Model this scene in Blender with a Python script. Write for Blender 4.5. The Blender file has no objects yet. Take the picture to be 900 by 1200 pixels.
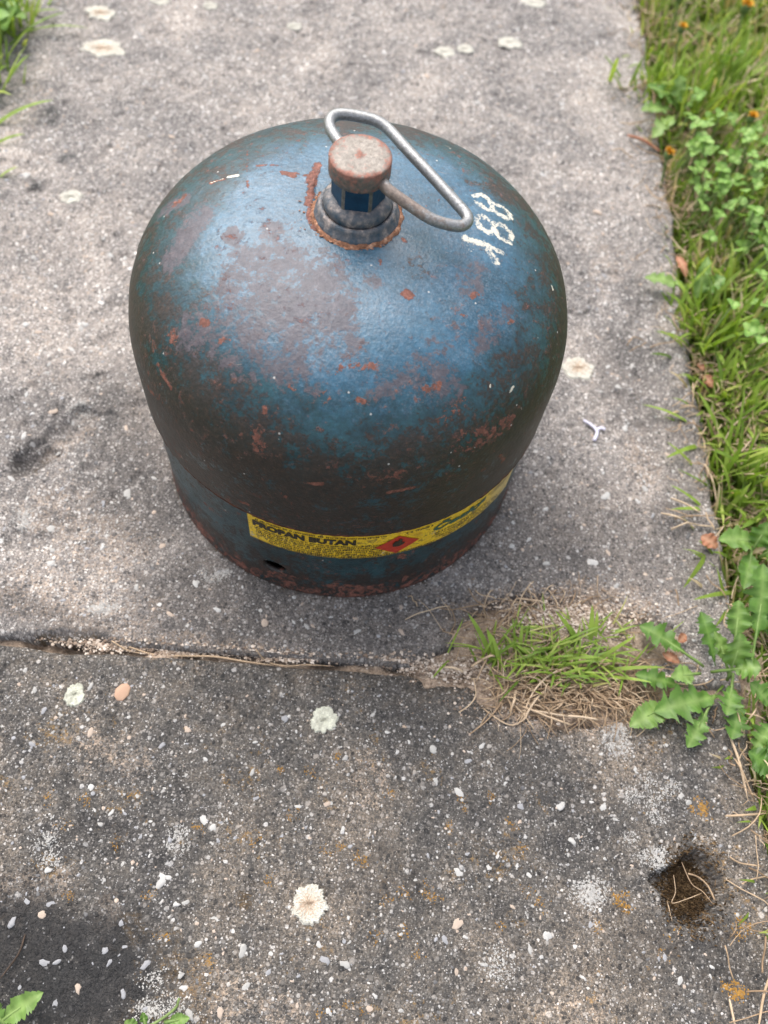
import bpy, math, random
import numpy as np
from mathutils import Matrix, Vector

random.seed(7)
rng = np.random.default_rng(7)
scene = bpy.context.scene
COL = scene.collection

# ------------------------------------------------------------------ camera
CAM = np.array([0.02877, -0.25708, 0.40793])
RT = np.array([0.98737615, 0.13918684, 0.07559997])
UP = np.array([-0.15837403, 0.87492652, 0.45762567])
FW = np.array([0.00244895, 0.46382175, -0.88592516])
FPX = 971.94                                   # focal length in pixels of the 900x1200 picture
cam_data = bpy.data.cameras.new("camera")
cam_data.sensor_fit = 'VERTICAL'
cam_data.sensor_height = 36.0
cam_data.sensor_width = 27.0
cam_data.lens = FPX / 1200 * 36
cam_data.clip_start = 0.01
cam_data.clip_end = 500
cam_data.dof.use_dof = True
cam_data.dof.focus_distance = 0.358
cam_data.dof.aperture_fstop = 8.0
cam = bpy.data.objects.new("camera", cam_data)
COL.objects.link(cam)
M = Matrix.Identity(4)
for i in range(3):
    M[i][0], M[i][1], M[i][2], M[i][3] = RT[i], UP[i], -FW[i], CAM[i]
cam.matrix_world = M
scene.camera = cam

# ------------------------------------------------------------------ light
SUN_EL, SUN_AZ = 58.0, -35.0      # elevation; azimuth from +Y towards +X
world = bpy.data.worlds.new("World")
scene.world = world
world.use_nodes = True
wn = world.node_tree.nodes
sky = wn.new('ShaderNodeTexSky')
sky.sky_type = 'NISHITA'
sky.sun_disc = False
sky.sun_elevation = math.radians(SUN_EL)
sky.sun_rotation = math.radians(SUN_AZ)
sky.air_density = 1.0
sky.dust_density = 4.0
sky.ozone_density = 1.0
wn['Background'].inputs['Strength'].default_value = 0.15
veil = wn.new('ShaderNodeHueSaturation')          # thin even cloud takes most of the blue out of the sky
veil.inputs['Saturation'].default_value = 0.45
world.node_tree.links.new(sky.outputs[0], veil.inputs['Color'])
world.node_tree.links.new(veil.outputs[0], wn['Background'].inputs['Color'])
sd = bpy.data.lights.new("sun", 'SUN')
sd.energy = 1.25
sd.angle = math.radians(55)
sd.color = (1.0, 0.945, 0.89)
sun = bpy.data.objects.new("sun", sd)
COL.objects.link(sun)
el, az = math.radians(SUN_EL), math.radians(SUN_AZ)
to_sun = Vector((math.sin(az) * math.cos(el), math.cos(az) * math.cos(el), math.sin(el)))
sun.rotation_euler = to_sun.to_track_quat('Z', 'Y').to_euler()
sun.location = (0, 0, 5)
scene.view_settings.view_transform = 'Standard'
scene.view_settings.look = 'None'
scene.view_settings.gamma = 1.0
scene.view_settings.exposure = 1.22

# ------------------------------------------------------------------ numeric helpers
def at(x, y, z=0.0):
    """point of the place seen at a picture position, on the level z"""
    d = FW + RT * (x - 450) / FPX + UP * (600 - y) / FPX
    return CAM + d * ((z - CAM[2]) / d[2])

def _hash(ix, iy, seed):
    h = (ix.astype(np.int64) * 374761393 + iy.astype(np.int64) * 668265263 + seed * 974634777) & 0xFFFFFFFF
    h = ((h ^ (h >> 13)) * 1274126177) & 0xFFFFFFFF
    h = (h ^ (h >> 16)) & 0xFFFFFF
    return h / float(0xFFFFFF)

def vnoise(x, y, seed=0):
    xi, yi = np.floor(x), np.floor(y)
    fx, fy = x - xi, y - yi
    fx = fx * fx * (3 - 2 * fx); fy = fy * fy * (3 - 2 * fy)
    a, b = _hash(xi, yi, seed), _hash(xi + 1, yi, seed)
    c, d = _hash(xi, yi + 1, seed), _hash(xi + 1, yi + 1, seed)
    return (a * (1 - fx) + b * fx) * (1 - fy) + (c * (1 - fx) + d * fx) * fy

def fbm(x, y, seed=0, octaves=4):
    s, a, t = 0.0, 0.5, 0.0
    for k in range(octaves):
        s = s + a * vnoise(x * 2 ** k + 17.3 * k, y * 2 ** k - 9.1 * k, seed + k)
        t += a; a *= 0.5
    return s / t

def sstep(a, b, x):
    t = np.clip((x - a) / (b - a), 0, 1)
    return t * t * (3 - 2 * t)

def capsule(P, a, b):
    a, b = np.asarray(a, float), np.asarray(b, float)
    ab = b - a
    t = np.clip(((P - a) @ ab) / max(ab @ ab, 1e-12), 0, 1)
    return np.linalg.norm(P - a - t[:, None] * ab, axis=1)

# ------------------------------------------------------------------ object helpers
def mesh_np(name, V, faces, mats=(), attrs=None, smooth=True, midx=None):
    """faces: list of integer arrays, each (n,k)"""
    me = bpy.data.meshes.new(name)
    V = np.asarray(V, np.float32)
    me.vertices.add(len(V)); me.vertices.foreach_set('co', V.ravel())
    faces = [np.asarray(f, np.int32) for f in faces if len(f)]
    loops = np.concatenate([f.ravel() for f in faces])
    tot = np.concatenate([np.full(len(f), f.shape[1], np.int32) for f in faces])
    start = np.concatenate([[0], np.cumsum(tot)[:-1]]).astype(np.int32)
    me.loops.add(len(loops)); me.loops.foreach_set('vertex_index', loops)
    me.polygons.add(len(tot)); me.polygons.foreach_set('loop_start', start); me.polygons.foreach_set('loop_total', tot)
    me.polygons.foreach_set('use_smooth', np.full(len(tot), smooth))
    if midx is not None:
        me.polygons.foreach_set('material_index', np.asarray(midx, np.int32))
    for k, v in (attrs or {}).items():
        me.attributes.new(k, 'FLOAT', 'POINT').data.foreach_set('value', np.asarray(v, np.float32))
    for m in mats:
        me.materials.append(m)
    me.update(calc_edges=True)
    me.validate()
    return me

def obj(name, me, parent=None, loc=None):
    o = bpy.data.objects.new(name, me)
    COL.objects.link(o)
    if parent is not None:
        o.parent = parent
    if loc is not None:
        o.location = loc
    return o

def tag(o, label=None, cat=None, group=None, kind=None):
    for k, v in (('label', label), ('category', cat), ('group', group), ('kind', kind)):
        if v:
            o[k] = v
    return o

def empty(name, loc=(0, 0, 0)):
    o = bpy.data.objects.new(name, None)
    o.empty_display_size = 0.02
    COL.objects.link(o)
    o.location = loc
    return o

def grid_faces(nu, nv, closed_u=False):
    """vertex index = v*nu + u"""
    u = np.arange(nu if closed_u else nu - 1); v = np.arange(nv - 1)
    U, W = np.meshgrid(u, v)
    U, W = U.ravel(), W.ravel()
    U2 = (U + 1) % nu
    return np.stack([W * nu + U, W * nu + U2, (W + 1) * nu + U2, (W + 1) * nu + U], 1)

def lathe(profile, n=48, cap_bottom=False, cap_top=True):
    pr = np.asarray(profile, float)
    a = np.linspace(0, 2 * np.pi, n, endpoint=False)
    V = np.concatenate([np.stack([r * np.cos(a), r * np.sin(a), np.full(n, z)], 1) for r, z in pr])
    F = [grid_faces(n, len(pr), True)]
    if cap_top:
        V = np.concatenate([V, [[0, 0, pr[-1, 1]]]]); k = len(V) - 1; b = (len(pr) - 1) * n
        i = np.arange(n); F.append(np.stack([b + i, b + (i + 1) % n, np.full(n, k)], 1))
    return V, F

def catmull(P, n=8, closed=False):
    P = np.asarray(P, float)
    Q = np.concatenate([[2 * P[0] - P[1]], P, [2 * P[-1] - P[-2]]]) if not closed else np.concatenate([P[-1:], P, P[:2]])
    out = []
    for i in range(1, len(Q) - 2):
        for t in np.linspace(0, 1, n, endpoint=False):
            p0, p1, p2, p3 = Q[i - 1:i + 3]
            out.append(0.5 * (2 * p1 + (p2 - p0) * t + (2 * p0 - 5 * p1 + 4 * p2 - p3) * t * t + (3 * p1 - p0 - 3 * p2 + p3) * t ** 3))
    if not closed:
        out.append(P[-1])
    return np.array(out)

def tube(P, r, n=8):
    P = np.asarray(P, float)
    r = np.broadcast_to(np.asarray(r, float), (len(P),))
    T = np.gradient(P, axis=0); T /= np.linalg.norm(T, axis=1)[:, None] + 1e-12
    ref = np.array([0.0, 0.0, 1.0]) if abs(T[0, 2]) < 0.9 else np.array([1.0, 0, 0])
    N = np.cross(T[0], ref); N /= np.linalg.norm(N)
    V = []
    a = np.linspace(0, 2 * np.pi, n, endpoint=False)
    for i in range(len(P)):
        N = N - T[i] * (N @ T[i]); N /= np.linalg.norm(N) + 1e-12
        B = np.cross(T[i], N)
        V.append(P[i] + r[i] * (np.cos(a)[:, None] * N + np.sin(a)[:, None] * B))
    V = np.concatenate(V)
    F = [grid_faces(n, len(P), True)]
    V = np.concatenate([V, P[:1], P[-1:]])
    i = np.arange(n); b = (len(P) - 1) * n
    F.append(np.stack([(i + 1) % n, i, np.full(n, len(V) - 2)], 1))
    F.append(np.stack([b + i, b + (i + 1) % n, np.full(n, len(V) - 1)], 1))
    return V, F

class Bag:
    """collects many small shapes into one mesh"""
    def __init__(s): s.V, s.F3, s.F4, s.n, s.A = [], [], [], 0, []
    def add(s, V, F, a=0.0):
        V = np.asarray(V, float)
        for f in F:
            f = np.asarray(f)
            (s.F3 if f.shape[1] == 3 else s.F4).append(f + s.n)
        s.V.append(V); s.n += len(V); s.A.append(np.broadcast_to(np.asarray(a, float), (len(V),)))
    def mesh(s, name, mats, smooth=True):
        F = []
        if s.F4: F.append(np.concatenate(s.F4))
        if s.F3: F.append(np.concatenate(s.F3))
        return mesh_np(name, np.concatenate(s.V), F, mats, {'tint': np.concatenate(s.A)}, smooth)

# ------------------------------------------------------------------ material helpers
class NT:
    def __init__(s, name):
        s.m = bpy.data.materials.new(name); s.m.use_nodes = True
        s.t = s.m.node_tree; s.b = s.t.nodes['Principled BSDF']; s.out = s.t.nodes['Material Output']
        s._tc = None
    def n(s, typ, **kw):
        nd = s.t.nodes.new(typ)
        for k, v in kw.items():
            setattr(nd, k, v)
        return nd
    def l(s, a, b): s.t.links.new(a, b)
    def co(s):
        if s._tc is None: s._tc = s.n('ShaderNodeTexCoord').outputs['Object']
        return s._tc
    def put(s, sock, v):
        if hasattr(v, 'is_linked') or isinstance(v, bpy.types.NodeSocket): s.l(v, sock)
        elif isinstance(v, (tuple, list)): sock.default_value = (*v, 1.0) if len(v) == 3 and sock.type == 'RGBA' else v
        else: sock.default_value = v
    def noise(s, scale, detail=4, rough=0.55, dist=0.0, vec=None, color=False):
        nd = s.n('ShaderNodeTexNoise'); nd.inputs['Scale'].default_value = scale
        nd.inputs['Detail'].default_value = detail; nd.inputs['Roughness'].default_value = rough
        nd.inputs['Distortion'].default_value = dist
        s.l(vec or s.co(), nd.inputs['Vector'])
        return nd.outputs['Color' if color else 'Fac']
    def vor(s, scale, vec=None, feature='F1', dims='3D'):
        nd = s.n('ShaderNodeTexVoronoi', feature=feature, voronoi_dimensions=dims); nd.inputs['Scale'].default_value = scale
        s.l(vec or s.co(), nd.inputs['Vector'])
        return nd
    def math(s, op, a, b=0.5, clamp=False):
        nd = s.n('ShaderNodeMath', operation=op, use_clamp=clamp)
        s.put(nd.inputs[0], a); s.put(nd.inputs[1], b)
        return nd.outputs[0]
    def ramp(s, fac, stops, interp='LINEAR'):
        nd = s.n('ShaderNodeValToRGB'); cr = nd.color_ramp; cr.interpolation = interp
        while len(cr.elements) < len(stops): cr.elements.new(0.5)
        for e, (p, c) in zip(cr.elements, stops):
            e.position = p; e.color = (c, c, c, 1) if isinstance(c, (int, float)) else (*c, 1)
        s.l(fac, nd.inputs['Fac']); return nd.outputs['Color']
    def smooth(s, x, lo, hi):
        nd = s.n('ShaderNodeMapRange', interpolation_type='SMOOTHSTEP'); nd.clamp = True
        s.put(nd.inputs['Value'], x); s.put(nd.inputs['From Min'], lo); s.put(nd.inputs['From Max'], hi)
        return nd.outputs['Result']
    def mix(s, f, a, b, blend='MIX'):
        nd = s.n('ShaderNodeMix', data_type='RGBA', blend_type=blend)
        s.put(nd.inputs['Factor'], f); s.put(nd.inputs[6], a); s.put(nd.inputs[7], b)
        return nd.outputs[2]
    def attr(s, name):
        nd = s.n('ShaderNodeAttribute', attribute_name=name); return nd.outputs['Fac']
    def sep(s, c):
        nd = s.n('ShaderNodeSeparateColor'); s.l(c, nd.inputs[0]); return nd.outputs
    def bump(s, h, strength, dist, prev=None):
        nd = s.n('ShaderNodeBump'); nd.inputs['Strength'].default_value = strength; nd.inputs['Distance'].default_value = dist
        s.l(h, nd.inputs['Height'])
        if prev is not None: s.l(prev, nd.inputs['Normal'])
        return nd.outputs['Normal']
    def finish(s, color, rough=0.8, normal=None, metal=0.0, spec=0.5):
        s.put(s.b.inputs['Base Color'], color); s.put(s.b.inputs['Roughness'], rough); s.put(s.b.inputs['Metallic'], metal)
        s.b.inputs['Specular IOR Level'].default_value = spec
        if normal is not None: s.l(normal, s.b.inputs['Normal'])
        return s.m

def mat_mottled(name, c1, c2, scale=200, rough=0.85, bump=0.3, bdist=0.0006, c3=None):
    t = NT(name)
    f = t.noise(scale, 5, 0.65)
    stops = [(0.3, c1), (0.7, c2)] if c3 is None else [(0.28, c1), (0.52, c2), (0.72, c3)]
    c = t.ramp(f, stops)
    nb = t.bump(t.noise(scale * 2.3, 4, 0.6), bump, bdist)
    return t.finish(c, rough, nb, spec=0.3)

def mat_concrete(name, near):
    t = NT(name)
    warp = t.n('ShaderNodeVectorMath', operation='MULTIPLY_ADD')
    wv = t.noise(500, 4, 0.65, color=True)
    t.l(wv, warp.inputs[0]); warp.inputs[1].default_value = (0.0016,) * 3; t.l(t.co(), warp.inputs[2])
    wco = warp.outputs[0]
    n_fine, n_mid, n_big = t.noise(950, 5, 0.75), t.noise(150, 8, 0.75), t.noise(24, 8, 0.66, 0.5)
    # mortar between the grains
    if near:
        m = t.ramp(n_fine, [(0.30, (0.026, 0.025, 0.025)), (0.50, (0.082, 0.078, 0.074)), (0.72, (0.22, 0.206, 0.192))])
        big = [(0.38, (0.60, 0.60, 0.62)), (0.47, (0.98, 0.96, 0.93)), (0.54, (1.36, 1.27, 1.16)), (0.64, (1.95, 1.77, 1.56))]
    else:
        m = t.ramp(n_fine, [(0.30, (0.070, 0.066, 0.063)), (0.50, (0.185, 0.173, 0.163)), (0.72, (0.42, 0.385, 0.355))])
        big = [(0.38, (0.52, 0.515, 0.52)), (0.46, (0.92, 0.91, 0.905)), (0.54, (1.28, 1.24, 1.20)), (0.64, (1.72, 1.65, 1.57))]
    n_wide = t.noise(9, 7, 0.62, 0.6)
    both = t.math('ADD', t.math('MULTIPLY', n_wide, 0.36), t.math('ADD', t.math('MULTIPLY', n_big, 0.34), t.math('MULTIPLY', n_mid, 0.30)))
    weather = t.ramp(both, big)
    m = t.mix(1.0, m, weather, 'MULTIPLY')
    nz = t.math('ADD', t.math('MULTIPLY', t.math('SUBTRACT', n_mid, 0.5), 1.9), t.math('MULTIPLY', t.math('SUBTRACT', n_fine, 0.5), 0.9))
    sand = t.smooth(t.math('ADD', t.attr('sand'), nz), 0.45, 0.95)
    m = t.mix(t.math('MULTIPLY', sand, 0.75), m, t.ramp(n_fine, [(0.28, (0.14, 0.105, 0.080)), (0.72, (0.56, 0.46, 0.37))]))
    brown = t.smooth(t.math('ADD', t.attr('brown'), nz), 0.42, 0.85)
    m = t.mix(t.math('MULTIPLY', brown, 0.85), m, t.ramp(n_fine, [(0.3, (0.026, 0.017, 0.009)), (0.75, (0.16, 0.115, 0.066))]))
    och = t.smooth(t.math('MULTIPLY', t.noise(30, 4, 0.6), t.noise(260, 5, 0.8)), 0.32 if near else 0.38, 0.38 if near else 0.45)
    m = t.mix(t.math('MULTIPLY', och, 0.55), m, (0.27, 0.165, 0.055))
    # grains of different size bedded in it
    h = t.math('MULTIPLY', n_fine, 0.9)
    g = m
    for sc, thr, r0, amount in ((1150, 0.25, 0.56, 0.80), (640, 0.42 if near else 0.30, 0.54, 0.88), (400, 0.66 if near else 0.52, 0.50, 0.9), (230, 0.90, 0.42, 0.85)):
        v = t.vor(sc, wco, 'F1', '2D'); c = t.sep(v.outputs['Color'])
        size = t.math('MULTIPLY', t.math('ADD', 0.45, t.math('MULTIPLY', c[2], 0.55)), r0)
        mask = t.math('MULTIPLY', t.math('GREATER_THAN', c[0], thr), t.smooth(v.outputs['Distance'], size, t.math('MULTIPLY', size, 0.62)))
        if near:
            gc = t.ramp(c[1], [(0.0, (0.030, 0.029, 0.029)), (0.35, (0.085, 0.081, 0.077)), (0.65, (0.17, 0.159, 0.147)), (0.88, (0.32, 0.30, 0.28)), (1.0, (0.56, 0.55, 0.54))])
        else:
            gc = t.ramp(c[1], [(0.0, (0.075, 0.072, 0.070)), (0.3, (0.19, 0.178, 0.170)), (0.6, (0.36, 0.33, 0.308)), (0.88, (0.56, 0.525, 0.49)), (1.0, (0.74, 0.72, 0.69))])
        g = t.mix(t.math('MULTIPLY', mask, amount), g, gc)
        h = t.math('ADD', h, t.math('MULTIPLY', mask, 0.5 if sc < 1000 else 0.3))
    g = t.mix(0.62, g, t.mix(1.0, g, weather, 'MULTIPLY'))
    film = t.smooth(t.math('ADD', t.attr('film'), t.math('MULTIPLY', nz, 0.7)), 0.15, 1.0)
    g = t.mix(t.math('MULTIPLY', film, 0.80), g, t.mix(1.0, g, (0.38, 0.375, 0.375), 'MULTIPLY'))
    # black crust in the damp corner lies over most grains
    crust = t.smooth(t.math('ADD', t.attr('crust'), t.math('MULTIPLY', nz, 1.5)), 0.36, 0.92)
    g = t.mix(t.math('MULTIPLY', crust, 0.93), g, t.ramp(n_fine, [(0.35, (0.006, 0.006, 0.007)), (0.75, (0.036, 0.034, 0.033))]))
    nb = t.bump(h, 0.9, 0.0011)
    rough = t.mix(crust, (0.93,) * 3, (0.34,) * 3)
    return t.finish(g, rough, nb, spec=0.35)

def mat_blade(name, stops, rough=0.5, trans=0.35):
    t = NT(name)
    c = t.ramp(t.attr('tint'), stops)
    c = t.mix(1.0, c, t.ramp(t.noise(160, 3), [(0.3, 0.8), (0.7, 1.2)]), 'MULTIPLY')
    t.finish(c, rough, spec=0.35)
    tr = t.n('ShaderNodeBsdfTranslucent'); t.l(t.mix(1.0, c, (1.25, 1.25, 0.6), 'MULTIPLY'), tr.inputs[0])
    ms = t.n('ShaderNodeMixShader'); ms.inputs[0].default_value = trans
    t.l(t.b.outputs[0], ms.inputs[1]); t.l(tr.outputs[0], ms.inputs[2]); t.l(ms.outputs[0], t.out.inputs[0])
    return t.m

def mat_bottle():
    t = NT("weathered_blue_paint")
    nz1 = t.math('SUBTRACT', t.noise(90, 7, 0.72, 0.3), 0.5)
    nz2 = t.math('SUBTRACT', t.noise(320, 6, 0.75), 0.5)
    nz3 = t.math('SUBTRACT', t.noise(1100, 3, 0.7), 0.5)
    big = t.noise(26, 6, 0.65, 0.3)
    blue = t.ramp(big, [(0.33, (0.013, 0.048, 0.072)), (0.5, (0.025, 0.082, 0.132)), (0.66, (0.050, 0.118, 0.172))])
    chalk = t.smooth(t.math('ADD', t.noise(55, 8, 0.75), nz3), 0.46, 0.78)
    blue = t.mix(t.math('MULTIPLY', chalk, 0.60), blue, (0.115, 0.160, 0.205))
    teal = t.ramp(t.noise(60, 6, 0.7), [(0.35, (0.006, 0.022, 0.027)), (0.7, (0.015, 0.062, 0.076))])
    c = t.mix(t.smooth(t.math('ADD', t.attr('side'), t.math('ADD', t.math('MULTIPLY', nz1, 1.5), t.math('MULTIPLY', nz2, 0.6))), 0.25, 0.95), blue, teal)  # teal outer zone carries the painted reflection of dark surroundings
    c = t.mix(1.0, c, t.ramp(t.noise(380, 7, 0.8), [(0.30, 0.50), (0.5, 0.95), (0.70, 1.40)]), 'MULTIPLY')
    # dirt mixed with painted dark reflections, worn primer, rust
    grime_shade = t.smooth(t.math('ADD', t.attr('grime_shade'), t.math('ADD', t.math('MULTIPLY', nz1, 2.2), t.math('ADD', t.math('MULTIPLY', nz2, 2.2), t.math('MULTIPLY', nz3, 0.8)))), 0.48, 0.72)
    c = t.mix(t.math('MULTIPLY', grime_shade, 0.84), c, t.ramp(t.noise(420, 5, 0.75), [(0.3, (0.010, 0.0065, 0.0045)), (0.56, (0.030, 0.0165, 0.0105)), (0.76, (0.095, 0.040, 0.022))]))
    worn = t.smooth(t.math('ADD', t.attr('worn'), t.math('ADD', t.math('MULTIPLY', nz1, 2.0), t.math('ADD', t.math('MULTIPLY', nz2, 1.8), t.math('MULTIPLY', nz3, 0.6)))), 0.40, 0.64)
    c = t.mix(t.math('MULTIPLY', worn, 0.9), c, t.ramp(t.noise(260, 6, 0.75), [(0.3, (0.038, 0.033, 0.042)), (0.55, (0.070, 0.060, 0.070)), (0.78, (0.14, 0.122, 0.13))]))
    speck = t.math('MULTIPLY', t.smooth(t.noise(270, 6, 0.75), 0.56, 0.66), t.smooth(t.math('ADD', t.noise(38, 5, 0.65), t.math('MULTIPLY', t.attr('side'), 0.06)), 0.50, 0.60))
    rust = t.smooth(t.math('ADD', t.attr('rust'), t.math('ADD', t.math('MULTIPLY', nz1, 1.6), t.math('MULTIPLY', nz2, 3.0))), 0.56, 0.68)
    rust = t.math('MAXIMUM', rust, t.math('MULTIPLY', speck, 0.75))
    rc = t.ramp(t.noise(480, 6, 0.75), [(0.28, (0.050, 0.020, 0.013)), (0.48, (0.125, 0.045, 0.030)), (0.62, (0.21, 0.080, 0.055)), (0.78, (0.33, 0.18, 0.13))])
    c = t.mix(rust, c, rc)
    white = t.smooth(t.math('ADD', t.attr('white'), t.math('ADD', t.math('MULTIPLY', nz2, 1.35), t.math('MULTIPLY', nz3, 0.7))), 0.45, 0.70)
    c = t.mix(t.math('MULTIPLY', white, 0.95), c, (0.52, 0.48, 0.39))
    sv = t.n('ShaderNodeMapping'); t.l(t.co(), sv.inputs['Vector']); sv.inputs['Scale'].default_value = (26, 190, 60); sv.inputs['Rotation'].default_value = (0.3, 0.5, 0.7)
    scr = t.math('MULTIPLY', t.smooth(t.noise(3.2, 2, 0.5, 0.0, sv.outputs[0]), 0.735, 0.765), t.smooth(t.noise(40, 3), 0.48, 0.58))
    c = t.mix(t.math('MULTIPLY', scr, 0.6), c, (0.24, 0.19, 0.165))
    dots = t.vor(210); dr = t.sep(dots.outputs['Color'])
    dust = t.math('MULTIPLY', t.math('GREATER_THAN', dr[0], 0.90), t.smooth(dots.outputs['Distance'], 0.12, 0.07))
    c = t.mix(t.math('MULTIPLY', dust, 0.7), c, (0.45, 0.43, 0.40))
    rough = t.math('ADD', 0.25, t.math('MULTIPLY', t.noise(45, 6, 0.7), 0.22))
    rough = t.math('ADD', rough, t.math('MULTIPLY', t.math('MAXIMUM', rust, t.math('MULTIPLY', t.math('MAXIMUM', worn, grime_shade), 0.35)), 0.4), True)
    h = t.math('ADD', t.math('MULTIPLY', nz2, 0.5), t.math('MULTIPLY', t.noise(620, 2, 0.5), 0.55))
    h = t.math('ADD', h, t.math('MULTIPLY', rust, 0.5))
    nb = t.bump(h, 0.42, 0.0010)
    return t.finish(c, rough, nb, spec=0.5)

M_blue = mat_bottle()
M_far = mat_concrete("weathered_concrete", False)
M_near = mat_concrete("lichened_concrete", True)
M_rust = mat_mottled("flaking_rust", (0.07, 0.032, 0.020), (0.27, 0.13, 0.075), 330, 0.95, 0.9, 0.0012, (0.52, 0.32, 0.22))
def mat_soil():
    t = NT("soil_with_short_grass")
    f = t.noise(90, 5, 0.65)
    c = t.ramp(f, [(0.28, (0.045, 0.028, 0.016)), (0.52, (0.13, 0.085, 0.05)), (0.72, (0.20, 0.14, 0.085))])
    g = t.ramp(t.noise(140, 6, 0.75), [(0.3, (0.030, 0.058, 0.010)), (0.7, (0.105, 0.155, 0.035))])
    c = t.mix(t.math('MULTIPLY', t.smooth(t.noise(22, 6, 0.7), 0.36, 0.52), 0.9), c, g)
    return t.finish(c, 0.95, t.bump(t.noise(200, 4, 0.6), 0.8, 0.004), spec=0.3)
M_soil = mat_soil()
M_sand = mat_mottled("sandy_joint_fill", (0.16, 0.115, 0.080), (0.36, 0.275, 0.205), 420, 0.97, 1.0, 0.0015, (0.58, 0.47, 0.37))
M_crumb = mat_blade('sand_crumb', [(0, (0.13, 0.09, 0.065)), (0.5, (0.30, 0.235, 0.18)), (1, (0.56, 0.49, 0.42))], 0.95, 0.0)
M_lich = mat_mottled("cream_lichen", (0.33, 0.315, 0.265), (0.49, 0.47, 0.405), 420, 0.95, 1.0, 0.0010, (0.62, 0.60, 0.525))
M_lich_pink = mat_mottled("pinkish_lichen", (0.30, 0.22, 0.155), (0.43, 0.34, 0.255), 380, 0.95, 0.9, 0.0008, (0.52, 0.45, 0.36))
M_lich_green = mat_mottled("greenish_lichen", (0.27, 0.268, 0.215), (0.45, 0.45, 0.375), 420, 0.95, 0.7, 0.0007, (0.60, 0.61, 0.50))
M_crust_pale = mat_mottled("pale_crust_lichen", (0.23, 0.22, 0.205), (0.42, 0.41, 0.385), 800, 0.95, 0.5, 0.0004)
M_orange = mat_mottled("orange_lichen", (0.17, 0.085, 0.018), (0.33, 0.185, 0.045), 700, 0.95, 0.5, 0.0004)
M_moss = mat_mottled("brown_moss", (0.022, 0.012, 0.005), (0.095, 0.058, 0.026), 500, 0.95, 0.9, 0.001, (0.26, 0.18, 0.10))
PEB = [mat_mottled("white_quartz", (0.26, 0.252, 0.24), (0.50, 0.49, 0.465), 400, 0.6, 0.3, 0.0004),
       mat_mottled("grey_pebble", (0.17, 0.17, 0.175), (0.32, 0.32, 0.33), 500, 0.7, 0.3, 0.0004),
       mat_mottled("beige_pebble", (0.27, 0.21, 0.165), (0.46, 0.38, 0.31), 500, 0.75, 0.3, 0.0004),
       mat_mottled("pale_pebble", (0.22, 0.212, 0.20), (0.42, 0.41, 0.385), 500, 0.7, 0.3, 0.0004),
       mat_mottled("dark_pebble", (0.07, 0.07, 0.075), (0.15, 0.145, 0.14), 500, 0.7, 0.3, 0.0004)]
M_peach = mat_mottled("peach_pebble", (0.33, 0.20, 0.13), (0.46, 0.31, 0.22), 420, 0.75, 0.3, 0.0004)

# ------------------------------------------------------------------ ground and footpath
R5 = math.radians(5.0)
O2 = np.array([-0.020, -0.137])                 # middle of the joint
ES = np.array([math.cos(R5), math.sin(R5)])     # across the path
ET = np.array([-math.sin(R5), math.cos(R5)])    # along the path
def to_st(P):
    d = np.asarray(P)[..., :2] - O2
    return d @ ES, d @ ET
def from_st(s, t): return O2 + np.multiply.outer(s, ES) + np.multiply.outer(t, ET)

def pxy(x, y): return at(x, y)[:2]
TUFT = pxy(655, 775)
HOLE = pxy(812, 1040)

def slab_height(X, Y):
    """height of the paving face at a place of the path"""
    P = np.stack([X, Y], -1).reshape(-1, 2)
    s, t = to_st(P)
    x, y = P[:, 0], P[:, 1]
    h = 0.0026 * (fbm(x * 14, y * 14, 1, 4) - 0.5)
    h += 0.0015 * (fbm(x * 120, y * 120, 2, 3) - 0.5)
    h += 0.0011 * (fbm(x * 420, y * 420, 3, 2) - 0.5)
    h -= 0.0016 * sstep(0.40, 0.28, fbm(x * 75, y * 75, 9, 4))
    ew = 0.010 * (fbm(x * 40, y * 40, 5, 4) - 0.5)
    # rounded, chipped edges
    d = np.minimum(0.25 - np.abs(s), np.abs(t) - 0.0015) + ew * np.where(np.abs(t) < 0.03, 0.45, 1.0)
    h -= 0.0042 * np.clip(1 - d / 0.0050, 0, 1.4) ** 2
    # broken away joint with the grass tuft, and its left end
    for c, rx, ry, dep in ((TUFT, 0.066, 0.031, 0.010), (pxy(75, 750), 0.028, 0.006, 0.004), (pxy(530, 775), 0.024, 0.008, 0.005)):
        q = P - c
        e = np.sqrt(((q @ ES) / rx) ** 2 + ((q @ ET) / ry) ** 2) + 0.9 * (fbm(x * 45, y * 45, 6, 4) - 0.5)
        h -= dep * sstep(1.12, 0.72, e)
    q = P - HOLE
    e = np.sqrt((q[:, 0] / 0.0155) ** 2 + (q[:, 1] / 0.0185) ** 2) + 1.0 * (fbm(x * 90, y * 90, 8, 4) - 0.5)
    h -= 0.011 * sstep(1.06, 0.80, e)
    # scar and scrape at the left
    for a, b, r, dep in (((98, 488), (28, 545), 0.0085, 0.0042), ((58, 532), (26, 546), 0.0065, 0.004), ((28, 580), (12, 640), 0.004, 0.0015)):
        e = capsule(P, pxy(*a), pxy(*b)) / r + 1.0 * (fbm(x * 110, y * 110, 12, 4) - 0.5)
        h -= dep * sstep(1.1, 0.5, e)
    # even bed under the bottle
    k = sstep(0.125, 0.103, np.hypot(x, y)) * sstep(0.080, 0.09, np.hypot(x, y))
    h = h * (1 - 0.85 * k)
    return h.reshape(np.shape(X))

def blob_attr(P, items):
    a = np.zeros(len(P))
    for p0, p1, r, w in items:
        a = np.maximum(a, w * sstep(1.6, 0.2, capsule(P, pxy(*p0), pxy(*p1)) / r))
    return a

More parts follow.
